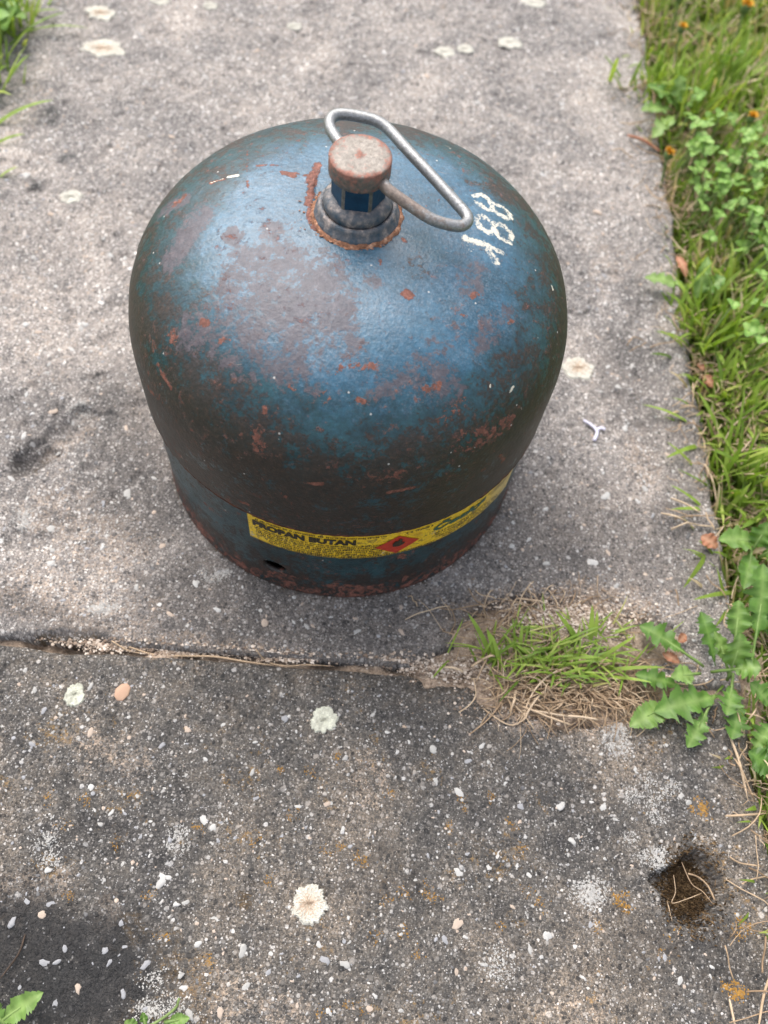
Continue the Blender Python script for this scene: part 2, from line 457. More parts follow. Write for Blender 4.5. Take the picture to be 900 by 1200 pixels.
SAND = [((60, 600), (130, 640), 0.030, 0.75), ((20, 690), (160, 725), 0.022, 0.75), ((150, 745), (300, 760), 0.009, 0.75), ((150, 775), (260, 785), 0.006, 0.5), ((440, 780), (520, 782), 0.007, 0.8),
        ((560, 730), (740, 720), 0.022, 1.0), ((600, 830), (740, 830), 0.015, 1.0), ((745, 530), (760, 555), 0.014, 0.8), ((700, 330), (720, 300), 0.02, 0.6),
        ((786, 240), (790, 230), 0.012, 0.9), ((100, 500), (60, 530), 0.010, 0.8), ((10, 1050), (60, 1040), 0.014, 0.75), ((130, 1060), (120, 1085), 0.010, 0.7),
        ((240, 1160), (330, 1190), 0.018, 0.6), ((100, 870), (160, 900), 0.016, 0.6), ((430, 920), (440, 900), 0.014, 0.6), ((660, 1190), (690, 1180), 0.012, 0.6),
        ((20, 330), (60, 420), 0.03, 0.5), ((560, 60), (640, 160), 0.05, 0.42), ((380, 40), (330, 60), 0.05, 0.40), ((15, 150), (40, 110), 0.02, 0.6)]
CRUST = [((10, 1110), (110, 1150), 0.030, 1.05), ((130, 1060), (140, 1085), 0.012, 0.55), ((20, 1170), (150, 1160), 0.014, 0.95), ((440, 1010), (470, 1040), 0.016, 0.45),
         ((740, 1100), (860, 1130), 0.016, 0.42), ((135, 485), (130, 490), 0.006, 0.7), ((60, 130), (62, 140), 0.008, 0.7),
         ((75, 185), (85, 183), 0.007, 0.7), ((40, 212), (42, 216), 0.008, 0.7)]
FILM = [((140, 480), (180, 600), 0.035, 0.75), ((230, 700), (520, 745), 0.040, 0.85), ((600, 620), (760, 640), 0.050, 0.75), ((720, 420), (800, 560), 0.030, 0.60), ((0, 700), (120, 745), 0.010, 0.7),
        ((60, 470), (30, 520), 0.03, 0.45), ((40, 300), (140, 240), 0.03, 0.32), ((720, 300), (760, 360), 0.02, 0.45), ((660, 100), (700, 180), 0.03, 0.30),
        ((560, 850), (480, 830), 0.03, 0.42), ((620, 900), (700, 960), 0.02, 0.35), ((740, 1100), (860, 1130), 0.02, 0.45), ((440, 1020), (470, 1040), 0.02, 0.4), ((250, 800), (300, 830), 0.02, 0.40)]
BROWN = [((150, 1085), (155, 1095), 0.008, 0.95), ((190, 1110), (230, 1160), 0.014, 0.62), ((287, 1053), (288, 1056), 0.005, 0.9), ((560, 985), (570, 990), 0.006, 0.5),
         ((40, 545), (52, 536), 0.006, 0.7), ((812, 1022), (815, 1050), 0.009, 0.7), ((45, 750), (110, 752), 0.006, 0.9), ((20, 1195), (240, 1198), 0.006, 0.7)]

def axis(a, b, fine_a, fine_b, step, coarse):
    parts = []
    if a < fine_a: parts.append(np.arange(a, fine_a, coarse))
    parts.append(np.arange(max(a, fine_a), min(b, fine_b), step))
    if b > fine_b: parts.append(np.arange(fine_b, b, coarse))
    return np.append(np.concatenate(parts), b)

def make_slab(t0, t1, fine0, fine1, material, parent):
    s = axis(-0.25, 0.25, -0.25, 0.25, 0.0014, 0.0014)
    t = axis(t0, t1, fine0, fine1, 0.0014, 0.006)
    S, T = np.meshgrid(s, t)
    P = from_st(S.ravel(), T.ravel())
    # uneven outline
    wob = 0.004 * (fbm(P[:, 0] * 35, P[:, 1] * 35, 21, 4) - 0.5)
    edge = sstep(0.225, 0.25, np.abs(S.ravel()))
    P = P + np.outer(-wob * edge * np.sign(S.ravel()), ES)
    Z = slab_height(P[:, 0], P[:, 1])
    V = np.column_stack([P, Z])
    nu, nv = len(s), len(t)
    F = [grid_faces(nu, nv)]
    ring = np.concatenate([np.arange(nu), np.arange(1, nv) * nu + nu - 1, (nv - 1) * nu + np.arange(nu - 2, -1, -1), np.arange(nv - 2, 0, -1) * nu])
    low = V[ring].copy(); low[:, 2] = -0.042
    k = len(V); V = np.concatenate([V, low]); i = np.arange(len(ring)); j = (i + 1) % len(ring)
    F.append(np.stack([ring[i], k + i, k + j, ring[j]], 1))
    P3 = V[:, :2]
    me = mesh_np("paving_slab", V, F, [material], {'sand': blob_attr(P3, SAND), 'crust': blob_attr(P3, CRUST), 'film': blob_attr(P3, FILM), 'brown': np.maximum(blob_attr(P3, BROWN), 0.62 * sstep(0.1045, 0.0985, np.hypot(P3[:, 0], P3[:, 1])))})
    return obj("paving_slab", me, parent)

# soil sheet to the horizon, a little uneven near the path
gx = np.concatenate([[-60, -20, -6, -2.5], np.arange(-1.2, 1.21, 0.02), [2.5, 6, 20, 60]])
gy = np.concatenate([[-60, -20, -6, -2.5], np.arange(-1.2, 1.61, 0.02), [3, 6, 20, 60]])
GX, GY = np.meshgrid(gx, gy)
sg, tg = to_st(np.stack([GX.ravel(), GY.ravel()], 1))
onpath = sstep(0.275, 0.25, np.abs(sg)) * ((tg > -0.95) & (tg < 1.2))
GZ = -0.016 + 0.022 * (fbm(GX.ravel() * 16, GY.ravel() * 16, 30, 4) - 0.5)
near_edge = sstep(0.32, 0.262, np.abs(sg)) * (tg > -0.9) * (tg < 1.1)
GZ = GZ + 0.011 * near_edge
GZ = GZ * (1 - onpath) - 0.05 * onpath
ground = obj("ground", mesh_np("ground", np.column_stack([GX.ravel(), GY.ravel(), GZ]), [grid_faces(len(gx), len(gy))], [M_soil]))
tag(ground, "brown soil under the grass on both sides of the concrete path", None, None, 'structure')
def ground_z(x, y): return -0.016 + 0.022 * (fbm(np.atleast_1d(x) * 16, np.atleast_1d(y) * 16, 30, 4) - 0.5)

fs, ft = np.linspace(-0.262, 0.262, 230), np.concatenate([np.linspace(-0.64, -0.06, 30), np.arange(-0.058, 0.06, 0.0018), np.linspace(0.062, 0.90, 40)])
FS, FT = np.meshgrid(fs, ft)
FP = from_st(FS.ravel(), FT.ravel())
q = FP - TUFT
mound = 0.009 * np.exp(-((q @ ES - 0.012) / 0.045) ** 2 - ((q @ ET - 0.018) / 0.018) ** 2)
gap = sum(0.007 * np.exp(-(np.hypot(*(FP - pxy(*g)).T) / 0.006) ** 2) for g in ((40, 751), (62, 753), (82, 754), (382, 779), (466, 776), (545, 783)))
onlytuft = np.exp(-((q @ ES) / 0.085) ** 2)
FZ = -0.0080 + 0.0040 * onlytuft + 0.0030 * (1 - onlytuft) * sstep(0.5, 0.6, fbm(FP[:, 0] * 30 + 3, FP[:, 1] * 10, 44, 2)) - gap + mound + 0.0075 * (fbm(FP[:, 0] * 150, FP[:, 1] * 150, 40, 3) - 0.5) - 0.022 * sstep(0.022, 0.050, np.abs(FT.ravel() - 0.006))
path = obj("footpath", mesh_np("footpath", np.column_stack([FP, FZ]), [grid_faces(len(fs), len(ft))], [M_sand]))
tag(path, "garden path of two weathered concrete slabs with a sandy joint", None, None, 'structure')
slab_far = make_slab(0.0022, 0.86, 0.0, 0.60, M_far, path)
slab_far['label'] = "lighter sandy grey slab under the gas bottle"
slab_near = make_slab(-0.60, -0.0022, -0.27, 0.0, M_near, path)
slab_near['label'] = "darker slab with pebbles and lichen in front of the joint"

# ------------------------------------------------------------------ pebbles bedded in the slabs
def pebble_shape(seed, flat=0.5):
    r = np.random.default_rng(seed); n = 8
    a = np.linspace(0, 2 * np.pi, n, endpoint=False)
    rad = 1 + 0.22 * r.normal(size=n); rad = np.clip(rad, 0.65, 1.35)
    ell = r.uniform(0.6, 0.95)
    V = []
    for k, z in ((1.0, -0.30), (0.95, 0.14), (0.62, 0.40)):
        V.append(np.stack([k * rad * np.cos(a), ell * k * rad * np.sin(a), z * flat + 0.05 * r.normal(size=n) * (z > 0)], 1))
    V = np.concatenate(V + [np.array([[0.05, 0.02, 0.50 * flat]])])
    i = np.arange(n)
    return V, [grid_faces(n, 3, True), np.stack([16 + i, 16 + (i + 1) % n, np.full(n, 24)], 1)]
SHAPES = [pebble_shape(k) for k in range(7)]
PMESH = [[mesh_np("pebble", V, F, [m]) for V, F in SHAPES] for m in PEB]

def free_spot(x, y):
    return math.hypot(x, y) > 0.101 and np.hypot(*(np.array([x, y]) - HOLE)) > 0.02 and \
        ((((np.array([x, y]) - TUFT) @ ES) / 0.075) ** 2 + (((np.array([x, y]) - TUFT) @ ET) / 0.045) ** 2) > 1

def place_pebble(slab, x, y, r, col, shape=None, ang=None):
    o = obj("pebble", PMESH[col][rng.integers(7) if shape is None else shape], slab)
    z = float(slab_height(np.array([x]), np.array([y]))[0])
    o.location = (x, y, z - 0.06 * r)
    o.scale = (r, r * rng.uniform(0.8, 1.1), r * rng.uniform(0.55, 0.9))
    o.rotation_euler = (rng.normal(0, 0.12), rng.normal(0, 0.12), rng.uniform(0, 6.28) if ang is None else ang)
    return o

DAMP = np.stack([pxy(10, 1110), pxy(110, 1150)])
def damp(x, y):
    return capsule(np.array([[x, y]]), DAMP[0], DAMP[1])[0] < 0.030

# the stones one can pick out in the photograph (x, y, radius mm, colour)
NEAR = [(240, 960, 3.2, 0), (250, 970, 2.4, 0), (350, 945, 1.9, 0), (186, 1033, 4.2, 0), (30, 1055, 2.2, 0), (105, 923, 2.6, 0), (130, 952, 1.8, 0), (118, 964, 2.2, 3),
        (508, 878, 2.8, 3), (466, 880, 2.4, 0), (565, 874, 2.4, 0), (537, 928, 3.6, 0), (572, 915, 1.8, 3), (510, 915, 2.0, 3), (584, 1004, 3.4, 0), (538, 1023, 2.8, 0),
        (522, 1102, 2.6, 1), (536, 1082, 3.2, 2), (619, 1024, 2.3, 0), (640, 1096, 2.6, 0), (622, 1114, 3.0, 3), (593, 917, 1.8, 0), (373, 1107, 2.4, 0), (329, 1124, 2.0, 0),
        (318, 1116, 1.9, 0), (380, 1126, 2.8, 1), (405, 1130, 2.6, 3), (316, 1139, 2.6, 1), (401, 973, 2.0, 0), (383, 943, 2.0, 2), (404, 888, 2.4, 3), (333, 842, 2.6, 1),
        (263, 849, 2.2, 0), (106, 857, 3.0, 2), (60, 858, 2.2, 3), (188, 873, 2.4, 1), (220, 854, 2.6, 2), (41, 808, 2.3, 3), (71, 805, 1.6, 0), (51, 832, 2.0, 1),
        (708, 947, 2.8, 0), (656, 944, 3.0, 0), (704, 884, 1.6, 0), (745, 901, 1.5, 0), (797, 932, 2.5, 3), (808, 942, 2.4, 3), (815, 982, 2.6, 0), (780, 975, 2.6, 0),
        (683, 1146, 2.1, 0), (797, 1150, 2.2, 0), (643, 1098, 2.4, 0), (779, 1124, 2.2, 1), (694, 1084, 2.8, 1), (670, 986, 2.0, 0), (720, 960, 1.8, 3), (610, 945, 2.2, 1),
        (145, 1013, 2.0, 3), (127, 1128, 2.0, 0), (171, 1130, 2.6, 0), (203, 1078, 2.4, 0), (206, 1060, 2.0, 0), (216, 1058, 2.2, 3), (284, 1115, 3.0, 3), (213, 1140, 2.6, 3),
        (216, 1158, 2.2, 0), (197, 1140, 2.0, 2), (262, 1009, 2.0, 0), (196, 1028, 2.0, 0), (143, 1082, 2.0, 1), (91, 1158, 2.4, 2), (144, 1165, 2.0, 1), (65, 1128, 2.4, 1),
        (52, 1128, 2.4, 3), (14, 1082, 2.6, 1), (76, 1113, 2.0, 1), (122, 1114, 2.0, 1), (66, 1178, 2.4, 1), (49, 1072, 2.2, 2), (58, 1060, 2.0, 3), (222, 1188, 3.0, 3),
        (258, 1185, 3.0, 2), (288, 1158, 2.8, 3), (434, 1183, 2.4, 2), (385, 1186, 2.0, 0), (440, 1166, 1.8, 0), (470, 1184, 2.2, 3), (568, 1130, 2.0, 3), (603, 1063, 2.0, 2),
        (28, 786, 2.2, 3), (105, 805, 2.4, 3), (240, 890, 1.8, 0), (296, 906, 2.0, 3), (300, 870, 1.7, 0), (436, 838, 2.0, 3), (455, 858, 1.8, 0), (603, 833, 3.2, 0)]
for x, y, r, c in NEAR:
    p = pxy(x, y)
    place_pebble(slab_near, p[0], p[1], r / 1000 * 0.86, 1 if damp(*p) and c != 2 and r < 3 else c)
FAR = [(278, 650, 3.4, 0), (150, 577, 3.6, 3), (28, 512, 3.0, 0), (66, 523, 2.2, 3), (620, 632, 2.4, 0), (695, 660, 3.0, 0), (712, 648, 2.2, 2), (704, 690, 2.2, 0), (722, 686, 2.4, 3),
       (733, 500, 2.6, 0), (710, 580, 3.0, 0), (725, 452, 3.4, 3), (712, 430, 2.4, 0), (790, 390, 2.4, 0), (783, 398, 2.2, 0), (786, 362, 2.4, 0), (700, 396, 2.2, 2), (740, 430, 2.4, 3),
       (757, 572, 2.4, 3), (748, 588, 2.2, 0), (640, 596, 2.2, 0), (600, 640, 1.8, 0), (640, 660, 2.0, 3), (30, 460, 2.2, 0), (62, 482, 2.4, 2), (85, 410, 2.6, 0), (100, 380, 2.6, 0),
       (95, 385, 2.6, 3), (45, 390, 2.4, 2), (40, 300, 2.6, 3), (130, 300, 2.4, 0), (110, 340, 2.4, 2), (146, 300, 2.8, 0), (30, 205, 3.4, 0), (58, 162, 2.4, 0), (120, 278, 2.4, 3), (30, 380, 2.4, 0),
       (60, 620, 2.2, 3), (120, 640, 2.2, 0), (160, 690, 2.2, 3), (230, 685, 2.6, 0), (190, 640, 2.0, 2), (255, 715, 2.2, 0), (310, 730, 2.4, 2), (360, 735, 2.2, 3), (420, 740, 2.4, 3),
       (500, 720, 2.0, 0), (540, 700, 2.0, 3), (470, 740, 2.2, 2), (200, 720, 2.2, 2), (60, 660, 2.2, 0), (12, 560, 2.4, 0), (180, 560, 2.0, 3), (635, 205, 3.0, 0), (700, 250, 3.0, 2), (700, 50, 3.4, 0),
       (660, 120, 3.2, 3), (60, 250, 2.6, 2), (240, 90, 3.0, 3), (300, 60, 3.0, 2), (450, 60, 3.2, 0), (420, 20, 3.2, 3), (500, 90, 3.0, 2), (560, 120, 3.0, 3), (200, 160, 2.8, 2)]
for x, y, r, c in FAR:
    p = pxy(x, y)
    if free_spot(*p):
        place_pebble(slab_far, p[0], p[1], r / 1000, c)

def scatter_pebbles(slab, n_ind, n_small, t0, t1, big, small, probs):
    k = 0
    while k < n_ind:
        P = from_st(np.array([rng.uniform(-0.245, 0.245)]), np.array([rng.uniform(t0, t1)]))[0]
        if free_spot(*P):
            place_pebble(slab, P[0], P[1], rng.uniform(*big), rng.choice([1, 4]) if damp(*P) else rng.choice(5, p=probs)); k += 1
    bags = [Bag() for _ in PEB]
    S = rng.uniform(-0.247, 0.247, n_small); T = rng.uniform(t0, t1, n_small)
    P = from_st(S, T); Z = slab_height(P[:, 0], P[:, 1])
    for (x, y), z in zip(P, Z):
        if not free_spot(x, y): continue
        r = small[0] * (small[1] / small[0]) ** (rng.random() ** 2.4); a = rng.uniform(0, 6.28); ca, sa = math.cos(a), math.sin(a)
        V, F = SHAPES[rng.integers(7)]
        W = V * np.array([r, r, r * rng.uniform(0.5, 0.9)])
        bags[(4 if rng.random() < 0.7 else 1) if damp(x, y) else rng.choice(5, p=probs)].add(np.stack([x + W[:, 0] * ca - W[:, 1] * sa, y + W[:, 0] * sa + W[:, 1] * ca, z - 0.02 * r + W[:, 2]], 1), F)
    V, F4, F3, mi4, mi3, n = [], [], [], [], [], 0
    for i, b in enumerate(bags):
        if not b.n: continue
        V += b.V
        f4, f3 = np.concatenate(b.F4) + n, np.concatenate(b.F3) + n
        F4.append(f4); F3.append(f3); mi4 += [i] * len(f4); mi3 += [i] * len(f3); n += b.n
    me = mesh_np("fine_gravel", np.concatenate(V), [np.concatenate(F4), np.concatenate(F3)], PEB, None, True, mi4 + mi3)
    tag(obj("fine_gravel", me, slab), None, None, None, 'stuff')
scatter_pebbles(slab_near, 70, 3300, -0.24, -0.012, (0.0011, 0.0018), (0.0004, 0.0012), [0.15, 0.27, 0.20, 0.22, 0.16])
scatter_pebbles(slab_far, 120, 9000, 0.012, 0.60, (0.0013, 0.0022), (0.0005, 0.0014), [0.20, 0.18, 0.27, 0.22, 0.13])
# the large peach coloured stone near the joint
V, F = pebble_shape(53, 0.6); V[:, :2] /= np.linalg.norm(V[:, :2], axis=1)[:, None] ** 0.7 + 1e-9
pp = obj("pebble", mesh_np("peach_pebble", V, F, [M_peach]), slab_near)
p = pxy(143, 811)
pp.location = (p[0], p[1], float(slab_height(p[:1], p[1:])[0]))
pp.scale = (0.0050, 0.0036, 0.0038); pp.rotation_euler = (0, 0, 1.3)
pp['label'] = "largest peach coloured pebble beside the joint"

# ------------------------------------------------------------------ gas bottle
Rb, ZB, ZS, ZT, NE = 0.1000, 0.0780, 0.0971, 0.1665, 2.776
def body_profile(nb=22, nside=24, nd=230):
    r, z = [], []
    for b in np.linspace(np.pi / 2, 0, nb):                      # rolled lower edge down to the seam
        r.append(0.0955 + (Rb - 0.0955) * math.cos(b)); z.append(ZB - 0.0035 * math.sin(b))
    for k in np.linspace(0, 1, nside)[1:]:
        r.append(Rb); z.append(ZB + (ZS - ZB) * k)
    # evenly spaced superellipse dome
    a = np.linspace(0, np.pi / 2, 4000)
    rr = Rb * np.cos(a) ** (2 / NE); zz = ZS + (ZT - ZS) * np.sin(a) ** (2 / NE)
    L = np.concatenate([[0], np.cumsum(np.hypot(np.diff(rr), np.diff(zz)))])
    s = np.linspace(0, L[-1], nd)[1:-3]
    r += list(np.interp(s, L, rr)); z += list(np.interp(s, L, zz))
    return np.array(r), np.array(z)
PR, PZ = body_profile()

def hit(x, y):
    """where a picture position falls on the bottle"""
    d = FW + RT * (x - 450) / FPX + UP * (600 - y) / FPX
    d = d / np.linalg.norm(d)
    t = np.linspace(0.15, 0.6, 3000)
    P = CAM + d * t[:, None]
    rad = np.hypot(P[:, 0], P[:, 1])
    prof = np.where(P[:, 2] < 0.0745, 0.0979, np.interp(P[:, 2], PZ[20:], PR[20:], right=-1))
    return P[np.argmax(rad < prof)]

NA = 620
ang = np.linspace(0, 2 * np.pi, NA, endpoint=False)
BV = np.concatenate([np.stack([r * np.cos(ang), r * np.sin(ang), np.full(NA, z)], 1) for r, z in zip(PR, PZ)])
BF = [grid_faces(NA, len(PR), True)]
BV = np.concatenate([BV, [[0, 0, ZT]]])
b0 = (len(PR) - 1) * NA; i = np.arange(NA)
BF.append(np.stack([b0 + i, b0 + (i + 1) % NA, np.full(NA, len(BV) - 1)], 1))

def spots(P, items):
    """items: (pixel a, pixel b, radius in mm, weight)"""
    a = np.zeros(len(P))
    for p0, p1, r, w in items:
        a = np.maximum(a, w * sstep(1.55, 0.25, capsule(P, hit(*p0), hit(*p1)) / (r / 1000)))
    return a

WORN = [((300, 345), (370, 345), 20, 0.72), ((230, 390), (290, 385), 14, 0.58), ((380, 320), (400, 390), 11, 0.62), ((330, 295), (360, 310), 12, 0.66), ((290, 410), (360, 430), 13, 0.52), ((290, 300), (330, 300), 9, 0.70), ((345, 385), (390, 370), 13, 0.72), ((205, 300), (235, 255), 8, 0.8), ((272, 275), (276, 278), 5, 0.95),
        ((316, 272), (318, 276), 6, 0.9), ((250, 400), (330, 430), 12, 0.50), ((190, 250), (215, 235), 6, 0.7), ((545, 345), (560, 335), 5, 0.7), ((430, 330), (440, 335), 4, 0.55),
        ((560, 400), (590, 370), 8, 0.55), ((440, 440), (520, 450), 10, 0.5), ((500, 420), (540, 400), 9, 0.42), ((540, 325), (560, 320), 6, 0.6)]
RUST = [((477, 345), (478, 347), 2.3, 0.9), ((200, 395), (202, 398), 3.4, 0.75), ((238, 378), (243, 379), 2.0, 0.85), ((258, 401), (270, 400), 1.6, 0.75), ((400, 432), (440, 428), 3.0, 0.55),
        ((498, 456), (512, 452), 2.2, 0.8), ((545, 520), (590, 500), 6.5, 0.60), ((455, 577), (485, 571), 1.2, 0.9), ((356, 567), (378, 568), 1.1, 0.9), ((600, 492), (602, 490), 1.6, 0.85),
        ((205, 528), (290, 592), 1.4, 0.85), ((372, 195), (364, 215), 2.6, 1.0), ((366, 215), (362, 240), 2.2, 1.0), ((364, 250), (372, 268), 2.6, 1.05), ((345, 208), (330, 203), 1.4, 0.8),
        ((372, 268), (395, 280), 2.0, 1.05), ((395, 281), (440, 281), 2.0, 1.1), ((440, 281), (462, 268), 1.6, 0.9), ((215, 232), (206, 240), 2.2, 0.75), ((247, 216), (262, 212), 1.0, 0.95),
        ((290, 178), (291, 222), 0.8, 0.75), ((300, 196), (325, 195), 1.0, 0.7), ((335, 203), (368, 208), 1.0, 0.8), ((316, 272), (317, 273), 1.6, 0.9), ((273, 277), (276, 279), 1.6, 0.7),
        ((470, 280), (475, 284), 1.2, 0.6), ((596, 380), (600, 378), 1.3, 0.8), ((440, 301), (446, 312), 1.6, 0.6), ((300, 510), (305, 530), 3.6, 0.62), ((310, 480), (312, 484), 1.6, 0.8),
        ((170, 450), (190, 470), 2.0, 0.6), ((183, 425), (200, 455), 1.6, 0.75), ((585, 535), (590, 540), 1.4, 0.7), ((560, 345), (550, 350), 2.0, 0.7), ((440, 560), (470, 555), 3, 0.4),
        ((530, 605), (590, 560), 1.6, 0.7), ((330, 580), (335, 584), 1.6, 0.7), ((500, 615), (540, 600), 1.4, 0.8), ((640, 225), (620, 205), 2.6, 0.55), ((560, 180), (600, 205), 1.6, 0.6),
        ((380, 470), (400, 440), 3, 0.45), ((520, 490), (545, 470), 3, 0.5), ((420, 470), (426, 472), 1.2, 0.8), ((340, 455), (346, 458), 1.0, 0.7), ((540, 370), (546, 372), 1.0, 0.8)]
def g7(x, y): return (x / 5.625 + 520, y / 5.625 + 210)
STENCIL = [[(205, 120), (245, 112), (285, 132)], [(300, 150), (322, 192), (305, 214)], [(285, 208), (250, 190), (220, 160)], [(322, 172), (360, 182)], [(385, 195), (425, 232), (440, 262)], [(415, 268), (370, 250), (330, 215)],
           [(218, 265), (255, 255), (290, 272)], [(305, 288), (332, 320), (318, 350)], [(218, 288), (240, 328), (282, 358), (308, 366)], [(335, 318), (370, 308), (400, 322)], [(420, 342), (448, 376), (440, 400)], [(335, 350), (362, 388), (398, 408), (428, 425)]]
WHITE = [((574, 453), (574, 454), 0.55, 1.1), ((598, 460), (601, 455), 0.9, 0.75), ((646, 336), (648, 341), 0.6, 1.0), ((268, 209), (279, 207), 0.9, 0.95), ((247, 216), (262, 211), 0.5, 0.8)]
for stroke in STENCIL:
    for a_, b_ in zip(stroke[:-1], stroke[1:]):
        WHITE.append((g7(*a_), g7(*b_), 2.15, 0.64))
WHITE += [(g7(140, 402), g7(290, 445), 2.6, 0.66), (g7(290, 445), g7(375, 490), 2.2, 0.62), (g7(290, 470), g7(350, 565), 2.6, 0.60), (g7(150, 420), g7(175, 470), 2.4, 0.45)]  # smeared third digit, its soft white partly a painted highlight

def bottle_attrs(V):
    z = V[:, 2]; th = np.arctan2(V[:, 1], V[:, 0]); nr = np.hypot(V[:, 0], V[:, 1])
    L = fbm(th * 5 + 40, z * 45, 60, 4)
    no = np.hypot(V[:, 0] - 0.006, V[:, 1] + 0.014)      # middle that mirrors the sky; darker reflections are painted outside it
    side = 1.05 * sstep(0.042, 0.082, no)  # darker paint tone standing in for dim reflections on shoulder and sides
    grime_shade = np.clip(0.13 + 0.46 * sstep(0.054, 0.080, no) + 0.17 * sstep(0.086, 0.098, nr) + 0.14 * sstep(0.150, 0.120, z) + 0.7 * (L - 0.5), 0, 1) + 0.30 * sstep(0.0815, 0.0785, z)  # real dirt plus dark reflections and blocked light painted into the colour
    grime_shade = np.maximum(grime_shade, 0.75 * (z < 0.083) * sstep(0.083, 0.079, z))
    # far shoulder colour imitates dark surroundings mirrored there, mixed with dirt
    return {'worn': spots(V, WORN), 'rust': np.maximum(spots(V, RUST), 0.36 * sstep(0.0815, 0.0775, z)), 'white': spots(V, WHITE), 'side': side, 'grime_shade': grime_shade}
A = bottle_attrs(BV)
# dents and thick rust: move the plate along its normal a little
rad = BV / np.linalg.norm(BV * [1, 1, 0.9] + 1e-9, axis=1)[:, None]
bump = 0.0010 * (fbm(np.arctan2(BV[:, 1], BV[:, 0]) * 3 + 30, BV[:, 2] * 30, 70, 3) - 0.5)
thick = sstep(0.6, 1.0, A['rust']) * (np.hypot(BV[:, 0], BV[:, 1]) < 0.03)
flake = fbm(BV[:, 0] * 500 + 200, BV[:, 1] * 500 + 200, 71, 3)
BV[:, 2] += thick * 0.0022 * np.clip(flake - 0.25, 0, 1)
nrm = BV * np.array([1, 1, 0]); nrm /= np.linalg.norm(nrm, axis=1)[:, None] + 1e-9
BV += nrm * (bump * sstep(0.02, 0.06, np.hypot(BV[:, 0], BV[:, 1])))[:, None]
BV[:, 2] += 0.0012 * (fbm(BV[:, 0] * 22 + 50, BV[:, 1] * 22 + 50, 72, 3) - 0.5) * sstep(0.015, 0.035, np.hypot(BV[:, 0], BV[:, 1]))

bottle = empty("gas_bottle", (0, 0, 0.0006))
tag(bottle, "rusty blue steel gas bottle with yellow warning label standing on the concrete path", "gas bottle")
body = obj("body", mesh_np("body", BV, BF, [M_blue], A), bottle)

# foot ring with its round drain hole
RS = 0.0979
nz_ = 44; SZ = np.linspace(0.0, 0.0755, nz_)
hp = hit(322, 664); h_th, h_z = math.atan2(hp[1], hp[0]) % (2 * math.pi), hp[2]
NS = 620; sa = np.linspace(0, 2 * np.pi, NS, endpoint=False)
TH = np.tile(sa, nz_); ZZ = np.repeat(SZ, NS)
du = ((TH - h_th + np.pi) % (2 * np.pi) - np.pi) * RS; dv = ZZ - h_z
ea, eb = 0.0064, 0.0056
inside = (du / ea) ** 2 + (dv / eb) ** 2 < 1
F = grid_faces(NS, nz_, True)
gone = inside[F].all(1)
# the verts on the rim of the hole slide onto the ellipse
touch = np.zeros(len(TH), bool); touch[F[gone].ravel()] = True
keep = np.zeros(len(TH), bool); keep[F[~gone].ravel()] = True
rimv = inside & keep
k = np.sqrt((du / ea) ** 2 + (dv / eb) ** 2) + 1e-9
TH = np.where(rimv, h_th + du / k / RS, TH); ZZ = np.where(rimv, h_z + dv / k, ZZ)
RR = RS + 0.0006 * (fbm(TH * 4 + 9, ZZ * 40, 80, 3) - 0.5) + 0.0008 * sstep(0.006, 0.0, ZZ)
SV = np.stack([RR * np.cos(TH), RR * np.sin(TH), ZZ], 1)
SA = {}
zz = ZZ
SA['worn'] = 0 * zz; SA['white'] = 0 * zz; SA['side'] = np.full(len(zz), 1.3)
SA['grime_shade'] = 0.44 + 0.50 * sstep(0.040, 0.010, zz) + 0.22 * sstep(0.066, 0.075, zz)
RING = [((385, 686), (430, 690), 5.5, 0.80), ((360, 680), (400, 685), 3.0, 0.55), ((330, 672), (340, 676), 2.0, 0.6), ((470, 650), (474, 654), 2.2, 0.7), ((240, 590), (250, 600), 2, 0.6)]
SA['rust'] = np.maximum(spots(SV, RING), 0.60 * sstep(0.030, 0.002, zz))
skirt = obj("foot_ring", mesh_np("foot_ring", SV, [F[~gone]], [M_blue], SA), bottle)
md = skirt.modifiers.new("plate", 'SOLIDIFY'); md.thickness = 0.0024; md.offset = -1

# rusty weld line between body and foot ring
P = np.stack([0.0983 * np.cos(sa[::2]), 0.0983 * np.sin(sa[::2]), 0.0757 + 0 * sa[::2]], 1)
rr = 0.0012 + 0.0006 * fbm(sa[::2] * 60, sa[::2] * 0 + 3, 81, 3)
Vt = []
ca = np.linspace(0, 2 * np.pi, 7, endpoint=False)
for kx in range(len(P)):
    n_ = P[kx] * [1, 1, 0] / np.linalg.norm(P[kx][:2])
    Vt.append(P[kx] + rr[kx] * (np.cos(ca)[:, None] * n_ + np.sin(ca)[:, None] * np.array([0, 0, 1])))
Vt = np.concatenate(Vt); n1 = len(P)
U, W = np.meshgrid(np.arange(7), np.arange(n1)); U, W = U.ravel(), W.ravel()
Fw = np.stack([W * 7 + U, W * 7 + (U + 1) % 7, ((W + 1) % n1) * 7 + (U + 1) % 7, ((W + 1) % n1) * 7 + U], 1)
M_weld = mat_mottled("dark_rusty_weld", (0.016, 0.010, 0.008), (0.075, 0.028, 0.016), 160, 0.85, 0.8, 0.001, (0.22, 0.075, 0.035))
obj("weld_seam", mesh_np("weld_seam", Vt, [Fw], [M_weld]), bottle)

